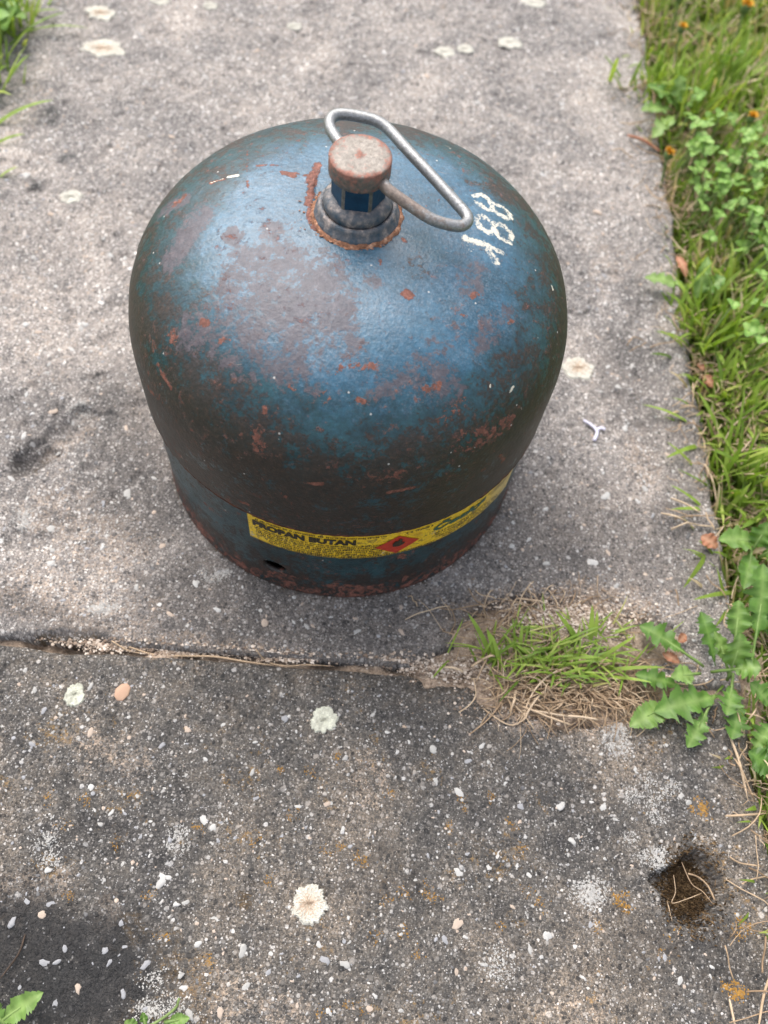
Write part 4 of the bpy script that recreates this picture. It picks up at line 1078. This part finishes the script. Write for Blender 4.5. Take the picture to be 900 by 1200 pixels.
# ---- grass tuft in the joint
def px_blade(bag, r_, t_, w, rise, tint, arch=0.10, z0=-0.004):
    a_ = at(*r_); b_ = at(*t_, rise / 1000)
    V, F = blade([a_[0], a_[1], z0], b_, w / 1000, arch, 6); bag.add(V, F, tint)
tuft = empty("grass_tuft", (TUFT[0], TUFT[1], -0.006))
tag(tuft, "small grass tuft with dry roots growing in the broken joint of the slabs", "grass tuft")
B = Bag()
for r_, t_, w, rise in [((582, 778), (548, 718), 3.0, 12), ((584, 780), (570, 735), 3.2, 12), ((590, 785), (575, 742), 2.8, 10), ((606, 770), (600, 722), 2.6, 10), ((608, 772), (612, 730), 2.4, 9), ((640, 780), (598, 752), 2.6, 8), ((690, 770), (650, 715), 3.0, 14),
                        ((690, 768), (694, 708), 3.4, 16), ((694, 770), (700, 715), 3.0, 12), ((700, 790), (765, 800), 2.2, 10), ((700, 785), (780, 782), 2.2, 12), ((690, 780), (745, 745), 2.4, 10), ((640, 790), (620, 800), 2.4, 5)]:
    px_blade(B, r_, t_, w, rise, rng.uniform(0.35, 0.62))
for _ in range(280):
    c = (rng.normal(655, 40), rng.normal(770, 14)); a = rng.uniform(0, 6.28); L = rng.uniform(14, 62)
    px_blade(B, c, (c[0] + L * math.cos(a) * 1.15, c[1] + L * math.sin(a) * 0.75 - 8), rng.uniform(0.8, 1.7), rng.uniform(1, 13), np.clip(rng.normal(0.5, 0.18), 0.05, 0.86), rng.uniform(0.05, 0.2))
g = B.mesh("green_blades", [M_grass])
og = tag(obj("green_blades", g), None, None, None, 'stuff'); og.parent = tuft; og.matrix_parent_inverse = Matrix.Translation(-Vector(tuft.location))
B = Bag()
def straw_px(p0, p1, bend, r_mm, tint, z=(0.001, 0.006)):
    a_, b_ = at(*p0), at(*p1); d = b_ - a_; e = np.array([-d[1], d[0], 0])
    pts = []
    for u_ in np.linspace(0, 1, 5):
        X = a_ + d * u_ + e * bend * 4 * u_ * (1 - u_)
        pts.append([X[0], X[1], rng.uniform(*z) if 0.1 < u_ < 0.9 else z[0]])
    V, F = tube(catmull(pts, 3), r_mm / 1000, 5); B.add(V, F, tint)
for _ in range(420):
    c = (rng.normal(662, 48), rng.normal(803, 15)); a = rng.normal(0.2, 1.0); L = rng.uniform(20, 80)
    straw_px(c, (c[0] + L * math.cos(a), c[1] + L * math.sin(a) * 0.8), rng.normal() * 0.16, rng.uniform(0.12, 0.38), rng.uniform(0.1, 0.9), (-0.002, 0.005))
for _ in range(170):
    c = (rng.normal(635, 55), rng.normal(735, 18)); a = rng.uniform(0, 6.28); L = rng.uniform(14, 60)
    straw_px(c, (c[0] + L * math.cos(a), c[1] + L * math.sin(a) * 0.8), rng.normal() * 0.1, rng.uniform(0.12, 0.35), rng.uniform(0.2, 0.9), (0.0, 0.006))
for p0, p1, bd, r_ in [((612, 846), (672, 795), 0.12, 1.0), ((612, 846), (672, 782), 0.16, 0.8), ((610, 828), (668, 850), -0.05, 0.9), ((618, 832), (700, 844), -0.03, 0.9), ((516, 783), (542, 788), 0.0, 1.0), ((552, 782), (580, 770), 0.05, 1.0),
                       ((597, 835), (604, 810), 0.0, 1.2), ((606, 702), (640, 712), 0.03, 0.6), ((640, 710), (668, 740), -0.05, 0.6), ((595, 740), (605, 702), 0.1, 0.6), ((640, 690), (655, 730), 0.08, 0.6)]:
    straw_px(p0, p1, bd, r_ * 0.62, rng.uniform(0.6, 1.0), (0.001, 0.005))
od = tag(obj("dry_blades", B.mesh("dry_blades", [M_straw])), None, None, None, 'stuff'); od.parent = tuft; od.matrix_parent_inverse = Matrix.Translation(-Vector(tuft.location))

# crumbs of sand on the mound and in the joint
B = Bag()
CX = []
for _ in range(9500):
    m = rng.random()
    if m < 0.5: c = (rng.normal(660, 48), rng.normal(730, 20))
    elif m < 0.7: c = (rng.normal(660, 55), rng.normal(825, 12))
    elif m < 0.8: c = (rng.normal(545, 40), rng.normal(782, 8))
    else: c = (rng.choice([rng.normal(120, 30), rng.normal(215, 45), rng.normal(330, 30), rng.normal(480, 40)]), 0); c = (c[0], 747 + 0.058 * c[0] + rng.normal() * 4.0)
    CX.append(at(*c))
CX = np.array(CX)
_, CT = to_st(CX); CH = slab_height(CX[:, 0], CX[:, 1])
for X, tx, zf in zip(CX, CT, CH):
    s_ = 0.00025 * 4.5 ** (rng.random() ** 2); V, F = SHAPES[rng.integers(7)]
    q_ = X[:2] - TUFT
    zm = -0.0040 + 0.010 * math.exp(-((q_ @ ES - 0.012) / 0.045) ** 2 - ((q_ @ ET - 0.018) / 0.018) ** 2)
    B.add(V * s_ + [X[0], X[1], (max(zf, zm) if abs(tx) > 0.004 else zm) + 0.0003], F, rng.random())
tag(obj("sand_crumbs", B.mesh("sand_crumbs", [M_crumb]), path), None, None, None, 'stuff')

# dry roots lying along the joint
def lone_straw(name, pts_px, r_mm, lab, cat, group=None, mat=None, tint=0.6, lift=0.0012):
    pts = []
    for x, y in pts_px:
        X = at(x, y); z = max(float(slab_height(X[:1], X[1:2])[0]), -0.006)
        pts.append([X[0], X[1], z + lift + rng.uniform(0, 0.0008)])
    C_ = catmull(pts, 4); rr_ = 0.72 * r_mm / 1000 * np.interp(np.linspace(0, 1, len(C_)), [0, 0.15, 0.8, 1], [0.6, 1, 0.9, 0.35])
    Bb = Bag(); V, F = tube(C_, rr_, 6); Bb.add(V, F, tint)
    return tag(obj(name, Bb.mesh(name, [mat or M_straw])), lab, cat, group)
lone_straw("dry_root", [(150, 756), (178, 764), (215, 766), (250, 767), (285, 773), (320, 779)], 0.8, "longest dry root lying along the joint left of centre", "root", "dry roots in the joint")
lone_straw("dry_root", [(300, 762), (312, 772), (335, 778), (360, 776), (392, 778)], 0.6, "curly dry root at the right end of the roots in the joint", "root", "dry roots in the joint")
lone_straw("dry_root", [(130, 750), (150, 760), (176, 764)], 0.6, "short dry root at the left end of the roots in the joint", "root", "dry roots in the joint")
lone_straw("straw", [(800, 1010), (812, 1035), (826, 1045), (838, 1060)], 0.30, "thin straw bent across the mossy hole", "straw", "straws at the mossy hole", None, 0.5, 0.004)
lone_straw("straw", [(792, 1025), (794, 1045), (790, 1058), (808, 1053), (826, 1046)], 0.30, "curled straw at the left rim of the mossy hole", "straw", "straws at the mossy hole", None, 0.6, 0.003)
lone_straw("straw", [(786, 1055), (788, 1080)], 0.28, "short upright straw below the mossy hole", "straw", "straws at the mossy hole", None, 0.7)
lone_straw("straw", [(850, 862), (862, 895), (872, 938)], 1.0, "pale thick straw hanging from the grass over the right slab edge", "straw", None, None, 0.8, 0.003)
lone_straw("straw", [(848, 957), (875, 956), (905, 952)], 0.8, "straw lying across the right slab edge above the mossy hole", "straw", None, None, 0.6, 0.003)
lone_straw("straw", [(897, 1140), (890, 1165), (882, 1205)], 0.9, "long straw standing at the lower right corner", "straw", None, None, 0.55, 0.004)
lone_straw("straw", [(852, 1170), (858, 1205)], 0.8, "short straw beside the orange lichen in the lower right corner", "straw", None, None, 0.75, 0.003)
lone_straw("twig", [(30, 1095), (22, 1118), (0, 1148)], 0.6, "thin dark twig in the damp corner at the lower left", "twig", None, mat_mottled("dark_twig", (0.03, 0.02, 0.014), (0.08, 0.055, 0.04), 300), 0.1)
lone_straw("twig", [(733, 163), (752, 170), (772, 183)], 1.4, "reddish stem pointing at the yellow flower by the slab edge", "twig", None, mat_mottled("reddish_stem", (0.20, 0.07, 0.035), (0.34, 0.15, 0.085), 300), 0.1, 0.004)
for p0, p1, lab in [(((783, 588)), (818, 606), "pale dry stalk lying over the right slab edge beside the bottle"), ((772, 604), (812, 622), "lower of two dry stalks on the right slab edge"), ((822, 548), (842, 590), "short broad dry stalk between the grass and slab edge")]:
    lone_straw("straw", [p0, ((p0[0] + p1[0]) / 2, (p0[1] + p1[1]) / 2 - 3), p1], 0.9, lab, "straw", None, None, 0.85, 0.004)

# ---- lilac petal on the slab
M_petal = mat_mottled("lilac_petal", (0.46, 0.44, 0.56), (0.66, 0.64, 0.74), 300, 0.6, 0.2, 0.0005)
B = Bag()
for pts in ([(683, 494), (690, 498), (696, 503), (699, 508)], [(698, 506), (703, 503), (708, 505)], [(699, 507), (698, 512), (695, 518)]):
    C_ = []
    for x, y in pts:
        X = at(x, y); C_.append([X[0], X[1], float(slab_height(X[:1], X[1:2])[0]) + 0.0022])
    V, F = tube(catmull(C_, 4), 0.0010, 6); V[:, 2] = (V[:, 2] - 0.001) * 0.7 + 0.001; B.add(V, F)
tag(obj("fallen_petal", B.mesh("fallen_petal", [M_petal])), "small curled lilac petal lying on the slab right of the bottle", "petal")

# ---- leaves
def leaf_mesh(name, L, W, toothed, seed, mat, curl=0.15, tint=0.5, lobes=5, stalk=0.0):
    r = np.random.default_rng(seed); n = 46
    t = np.linspace(0, 1, n)
    if toothed:
        env = np.clip(np.sin(np.pi * t ** 1.55), 0, 1) ** 0.8
        saw = (t * lobes * (1.0)) % 1.0
        w = env * (0.34 + 0.86 * (1 - saw) ** 0.7 * (t < 0.82) + 0.62 * (t >= 0.82))
    else:
        w = np.clip(np.sin(np.pi * np.clip(t * (1 + 0.0) , 0, 1) ** 0.9), 0, 1) ** 0.75
        w = w * (1 + 0.07 * r.normal(size=n))
    w = np.maximum(w, 0.06) * W / 2
    w[-1] = 0
    wl, wr = w * (1 + 0.10 * r.normal(size=n)), w * (1 + 0.10 * r.normal(size=n))
    x = t * L; z = curl * L * (t - t ** 2) * 1.6 - 0.12 * L * np.clip(t - 0.7, 0, 1)
    rip = 0.10 * W * np.sin(t * 21 + r.uniform(0, 6)) * np.sin(np.pi * t)
    V = np.concatenate([np.stack([x, wl, z + 0.20 * wl + rip], 1), np.stack([x, wl * 0.5, z + 0.16 * wl * 0.5 + rip * 0.3], 1), np.stack([x, 0 * x, z - 0.0002], 1), np.stack([x, -wr * 0.5, z + 0.16 * wr * 0.5 - rip * 0.3], 1), np.stack([x, -wr, z + 0.20 * wr - rip], 1)])
    F = [grid_faces(n, 5)]
    a = np.concatenate([np.full(n, tint)] * 2 + [np.full(n, tint + 0.38)] + [np.full(n, tint)] * 2)
    if stalk > 0:
        Vt, Ft = tube(np.array([[-stalk, 0, -0.1 * stalk], [-stalk * 0.5, 0, 0], [0, 0, 0], [L * 0.5, 0, curl * L * 0.4 - 0.0002]]), [0.0009, 0.0009, 0.0008, 0.0004], 6)
        k0 = len(V); V = np.concatenate([V, Vt]); F += [f + k0 for f in Ft]; a = np.concatenate([a, np.full(len(Vt), 0.95)])
    return mesh_np(name, V, F, [mat], {'tint': a})

def leaf_between(parent, p0, p1, z0, z1, W, toothed, seed, tint=0.5, curl=0.15, stalk=0.0, roll=0.0, mat=None):
    a_, b_ = at(*p0, z0), at(*p1, z1)
    L = np.linalg.norm(b_ - a_)
    o = obj("leaf", leaf_mesh("leaf", L, W / 1000, toothed, seed, mat or M_leaf, curl, tint, 5, stalk))
    d = Vector(b_ - a_).normalized(); side = Vector((0, 0, 1)).cross(d).normalized(); upv = d.cross(side)
    Rm = Matrix((d, side, upv)).transposed().to_4x4() @ Matrix.Rotation(roll, 4, 'X')
    o.matrix_world = Matrix.Translation(Vector(a_)) @ Rm
    mw = o.matrix_world.copy(); o.parent = parent; o.matrix_parent_inverse = Matrix.Translation(-Vector(parent.location)); o.matrix_basis = mw
    return o
def crown(parent, c, n, seed):
    pass

dc = at(852, 800)
dand = empty("dandelion", (dc[0], dc[1], -0.01))
tag(dand, "largest dandelion rosette at the right edge with toothed leaves over the slab", "dandelion", "broad leaved weeds along the path")
for k, (p0, p1, z0, z1, W, tooth, tint, curl, st) in enumerate([
        ((845, 815), (768, 833), 0.004, 0.010, 17, True, 0.50, 0.12, 0), ((778, 828), (738, 851), 0.006, 0.006, 13, False, 0.72, 0.08, 0.008), ((812, 790), (787, 793), 0.010, 0.016, 10, False, 0.80, 0.10, 0.006),
        ((806, 768), (750, 732), 0.006, 0.010, 13, True, 0.42, 0.12, 0.01), ((862, 745), (866, 703), 0.014, 0.022, 13, False, 0.55, 0.10, 0.016), ((858, 780), (868, 742), 0.014, 0.03, 15, False, 0.62, 0.16, 0.01),
        ((856, 785), (892, 782), 0.012, 0.022, 14, True, 0.58, 0.15, 0.01), ((850, 775), (838, 740), 0.012, 0.022, 8, False, 0.72, 0.12, 0.01), ((858, 800), (852, 838), 0.008, 0.012, 12, True, 0.48, 0.12, 0.006),
        ((830, 830), (806, 876), 0.006, 0.005, 10, True, 0.55, 0.10, 0.008), ((838, 780), (822, 716), 0.006, 0.012, 11, True, 0.25, 0.10, 0), ((800, 805), (745, 790), 0.004, 0.008, 11, True, 0.40, 0.08, 0), ((868, 820), (858, 866), 0.006, 0.008, 12, True, 0.35, 0.10, 0)]):
    leaf_between(dand, p0, p1, z0, z1, W, tooth, 400 + k, tint, curl, st)

dc2 = at(895, 720)
dand2 = empty("dandelion", (dc2[0], dc2[1], -0.01))
tag(dand2, "upright dandelion with jagged leaves and a pale stalk cut by the right picture edge", "dandelion", "broad leaved weeds along the path")
for k, (p0, p1, z0, z1, W, tooth, tint, curl, st) in enumerate([
        ((884, 755), (896, 660), 0.012, 0.03, 17, True, 0.45, 0.1, 0.02), ((900, 745), (880, 700), 0.008, 0.02, 14, True, 0.40, 0.14, 0), ((905, 830), (880, 800), 0.006, 0.015, 12, True, 0.5, 0.1, 0), ((880, 880), (905, 850), 0.004, 0.01, 14, True, 0.55, 0.1, 0), ((905, 700), (915, 760), 0.006, 0.01, 14, True, 0.5, 0.1, 0)]):
    leaf_between(dand2, p0, p1, z0, z1, W, tooth, 430 + k, tint, curl, st)

dc3 = at(872, 645)
pl = empty("plantain", (dc3[0], dc3[1], -0.01))
tag(pl, "young weed with smooth oval leaves above the dandelion at the right slab edge", "weed", "broad leaved weeds along the path")
for k, (p0, p1, z0, z1, W, tint, st) in enumerate([((882, 634), (843, 632), 0.012, 0.020, 14, 0.62, 0.006), ((884, 640), (902, 612), 0.012, 0.025, 13, 0.5, 0.006), ((880, 650), (872, 690), 0.010, 0.012, 12, 0.42, 0.004), ((895, 650), (912, 640), 0.010, 0.02, 13, 0.55, 0.004)]):
    leaf_between(pl, p0, p1, z0, z1, W, False, 450 + k, tint, 0.12, st)

dc4 = at(885, 890)
pl2 = empty("plantain", (dc4[0], dc4[1], -0.01))
tag(pl2, "dull dark green leaf under dry straw near the right edge below the dandelion", "weed", "broad leaved weeds along the path")
leaf_between(pl2, (905, 905), (878, 880), 0.006, 0.010, 15, False, 470, 0.22, 0.1, 0.0)
leaf_between(pl2, (915, 890), (900, 868), 0.006, 0.010, 13, False, 471, 0.3, 0.1, 0.0)

# weed leaf over the edge at mid height
dc5 = at(815, 335)
w5 = empty("dandelion", (dc5[0], dc5[1], -0.008))
tag(w5, "small dandelion whose pale jagged leaf lies over the slab right of the bottle", "dandelion", "broad leaved weeds along the path")
leaf_between(w5, (808, 338), (756, 324), 0.006, 0.010, 11, True, 480, 0.80, 0.10, 0.0)
leaf_between(w5, (818, 345), (850, 325), 0.008, 0.02, 12, True, 481, 0.5, 0.12, 0.0)
leaf_between(w5, (815, 350), (830, 300), 0.008, 0.025, 9, False, 482, 0.7, 0.12, 0.0)
dc6 = at(790, 120)
w6 = empty("dandelion", (dc6[0], dc6[1], -0.008))
tag(w6, "blurred dandelion rosette at the top right slab edge above the yellow flower", "dandelion", "broad leaved weeds along the path")
for k, (p0, p1, z1, W, tint) in enumerate([((790, 130), (752, 128), 0.012, 14, 0.7), ((792, 128), (798, 88), 0.025, 15, 0.75), ((795, 130), (760, 98), 0.02, 13, 0.5), ((792, 135), (765, 160), 0.01, 12, 0.85), ((798, 130), (828, 108), 0.025, 14, 0.65), ((842, 82), (870, 60), 0.03, 14, 0.6), ((830, 150), (856, 138), 0.03, 16, 0.8)]):
    leaf_between(w6, p0, p1, 0.006, z1, W, True, 490 + k, tint, 0.15, 0.0)
dc7 = at(5, 1190)
w7 = empty("weed_sprout", (dc7[0], dc7[1], -0.002))
tag(w7, "bright green sprout with a long smooth leaf in the lower left corner", "weed")
leaf_between(w7, (2, 1196), (50, 1163), 0.006, 0.012, 9, False, 500, 0.72, 0.12, 0.004)
leaf_between(w7, (4, 1198), (-30, 1170), 0.006, 0.012, 9, False, 501, 0.6, 0.12, 0.004)
leaf_between(w7, (10, 1199), (-4, 1190), 0.004, 0.008, 6, False, 502, 0.85, 0.1, 0.0)
dc8 = at(190, 1196)
w8 = empty("seedling", (dc8[0], dc8[1], -0.001))
tag(w8, "tiny seedling with thin creeping stem at the lower picture edge", "seedling")
leaf_between(w8, (170, 1199), (167, 1186), 0.003, 0.006, 3.2, False, 510, 0.5, 0.1, 0.002)
leaf_between(w8, (198, 1197), (222, 1193), 0.003, 0.006, 5, False, 511, 0.7, 0.1, 0.002)
leaf_between(w8, (160, 1204), (146, 1197), 0.003, 0.006, 5, False, 512, 0.7, 0.1, 0.002)
X = [at(160, 1210, 0.003), at(185, 1197, 0.004), at(205, 1182, 0.006), at(210, 1170, 0.008)]
Bb = Bag(); V, F = tube(catmull(X, 4), 0.0006, 6); Bb.add(V, F, 0.3)
so = obj("stem", Bb.mesh("stem", [M_stem])); so.parent = w8; so.matrix_parent_inverse = Matrix.Translation(-Vector(w8.location))

# ---- clover
def clover_mesh(seed):
    r = np.random.default_rng(seed); Bc = Bag()
    for k in range(3):
        a = k * 2.094 + r.normal() * 0.12; ca_, sa_ = math.cos(a), math.sin(a)
        t = np.linspace(0, 1, 7); w = 0.46 * np.sin(np.pi * t ** 0.75) ** 0.7; w[-1] = 0.10
        x = t * 1.0; z = 0.22 * np.sin(t * 2.2) + r.normal() * 0.03
        rows = [np.stack([x - (0.06 if f_ == 0 else 0) * (t > 0.9), f_ * w, z + 0.22 * abs(f_) * w], 1) for f_ in (-1, 0, 1)]
        V = np.concatenate(rows); V = np.stack([V[:, 0] * ca_ - V[:, 1] * sa_, V[:, 0] * sa_ + V[:, 1] * ca_, V[:, 2]], 1)
        tt = np.concatenate([np.full(7, 0.45), np.concatenate([[0.6, 0.8, 0.95, 0.85], [0.55, 0.5, 0.5]]), np.full(7, 0.45)]) + r.normal() * 0.12
        Bc.add(V, [grid_faces(7, 3)], tt)
    return Bc.mesh("leaf", [M_clover])
CL = [clover_mesh(600 + k) for k in range(6)]
def clover(c_px, n, spread, lab, size=(0.0042, 0.0066)):
    c = at(*c_px); root = empty("clover", (c[0], c[1], -0.01))
    tag(root, lab, "clover", "clover plants beside the path")
    Bs = Bag()
    for k in range(n):
        q = np.array([rng.normal() * spread[0], rng.normal() * spread[1]])
        x, y = c[0] + q @ np.array([ES[0], ET[0]]), c[1] + q @ np.array([ES[1], ET[1]])
        s_, _t = to_st(np.array([x, y]))
        if 0 < s_ < 0.258: continue
        z = -0.010 + rng.uniform(0.022, 0.046)
        o = obj("leaf", CL[rng.integers(6)], root)
        o.location = (x - c[0], y - c[1], z + 0.01)
        sz = rng.uniform(*size); o.scale = (sz, sz, sz)
        o.rotation_euler = (rng.normal(0, 0.3), rng.normal(0, 0.3), rng.uniform(0, 6.28))
        b_ = np.array([x + rng.normal() * 0.008 - c[0], y + rng.normal() * 0.008 - c[1], 0.0])
        V, F = tube(catmull([b_, (b_ + np.array([x - c[0], y - c[1], z + 0.01])) / 2 + rng.normal(size=3) * 0.002, [x - c[0], y - c[1], z + 0.0105]], 3), 0.0005, 4)
        Bs.add(V, F, 0.3)
    tag(obj("stems", Bs.mesh("stems", [M_stem]), root), None, None, None, 'stuff')
clover((838, 240), 80, (0.026, 0.040), "pale green clover mat nearest the single yellow flower at the slab edge")
clover((882, 300), 50, (0.020, 0.030), "pale green clover mat below the larger clover mat at the right picture edge")
clover((815, 205), 18, (0.012, 0.018), "small clover cluster right of the yellow flower")
clover((2, 45), 14, (0.012, 0.012), "clover with large leaves at the top left corner of the slab", (0.009, 0.012))
clover((890, 420), 12, (0.014, 0.02), "sparse clover among grass at the right picture edge")

# ---- yellow flower heads
M_yel = mat_mottled("yellow_florets", (0.50, 0.22, 0.015), (0.72, 0.42, 0.03), 500, 0.7, 0.4, 0.0005)
M_cal = mat_blade("green_calyx", [(0, (0.07, 0.12, 0.03)), (1, (0.14, 0.2, 0.06))], 0.6, 0.1)
def flower(px, size, zt, lab):
    c = at(*px, zt); root = empty("dandelion_flower", (c[0], c[1], -0.012))
    tag(root, lab, "flower", "yellow flowers in the grass")
    H = zt + 0.012
    V, F = tube(catmull([[0.006, -0.004, 0], [0.003, -0.002, H * 0.5], [0, 0, H]], 5), 0.0009, 6)
    Bs = Bag(); Bs.add(V, F, 0.3); obj("stem", Bs.mesh("stem", [M_stem]), root)
    prof = [(0.0012, H - 0.001), (size * 0.5, H + 0.0005), (size * 0.62, H + size * 0.7), (size * 0.5, H + size * 1.1)]
    V, F = lathe(prof, 12); Bc = Bag(); Bc.add(V, F, 0.4); obj("calyx", Bc.mesh("calyx", [M_cal]), root)
    Bp = Bag()
    for k in range(46):
        a = rng.uniform(0, 6.28); r_ = size * rng.uniform(0.1, 1.0)
        V, F = blade([0.25 * r_ * math.cos(a), 0.25 * r_ * math.sin(a), H + size * 0.9], [r_ * math.cos(a), r_ * math.sin(a), H + size * (1.9 - 0.6 * r_ / size)], size * 0.34, 0.12, 3)
        Bp.add(V, F)
    tag(obj("petals", Bp.mesh("petals", [M_yel]), root), None, None, None, 'stuff')
flower((781, 186), 0.0052, 0.020, "yellow flower head right at the slab edge beside the clover")
flower((871, 15), 0.0062, 0.030, "largest orange yellow flower near the top right corner")
flower((878, 143), 0.0048, 0.028, "small orange flower bud right of the clover at the picture edge")
flower((797, 38), 0.0046, 0.025, "small yellow flower bud in the grass left of the largest flower")
flower((795, 2), 0.0050, 0.025, "yellow flower bud cut by the upper picture edge")

# ---- brown dead leaves along the edge
M_dead = mat_blade("dead_leaf", [(0, (0.15, 0.06, 0.03)), (0.5, (0.27, 0.12, 0.065)), (1, (0.36, 0.21, 0.13))], 0.7, 0.1)
for p0, p1, W, lab in [((793, 300), (806, 322), 6, "reddish brown dead leaf at the slab edge beside the jagged leaf"), ((824, 440), (838, 452), 7, "orange brown dead leaf bit in the grass edge right of the cream lichen"),
                       ((776, 765), (798, 775), 5, "orange brown leaf scrap between the grass tuft and dandelion"), ((822, 628), (842, 640), 9, "brown dead leaf under the oval weed leaves"),
                       ((818, 425), (826, 432), 4, "tiny reddish leaf scrap above the orange brown one"), ((795, 752), (805, 742), 5, "pale stone like leaf scrap above the orange brown scrap")]:
    a_, b_ = at(*p0, 0.004), at(*p1, 0.006)
    o = obj("dead_leaf", leaf_mesh("dead_leaf", np.linalg.norm(b_ - a_), W / 1000, False, 520 + W, M_dead, 0.25, 0.5))
    o.location = a_; o.rotation_euler = (0.2, 0, math.atan2(b_[1] - a_[1], b_[0] - a_[0]))
    tag(o, lab, "dead leaf", "brown leaf scraps along the slab edge")
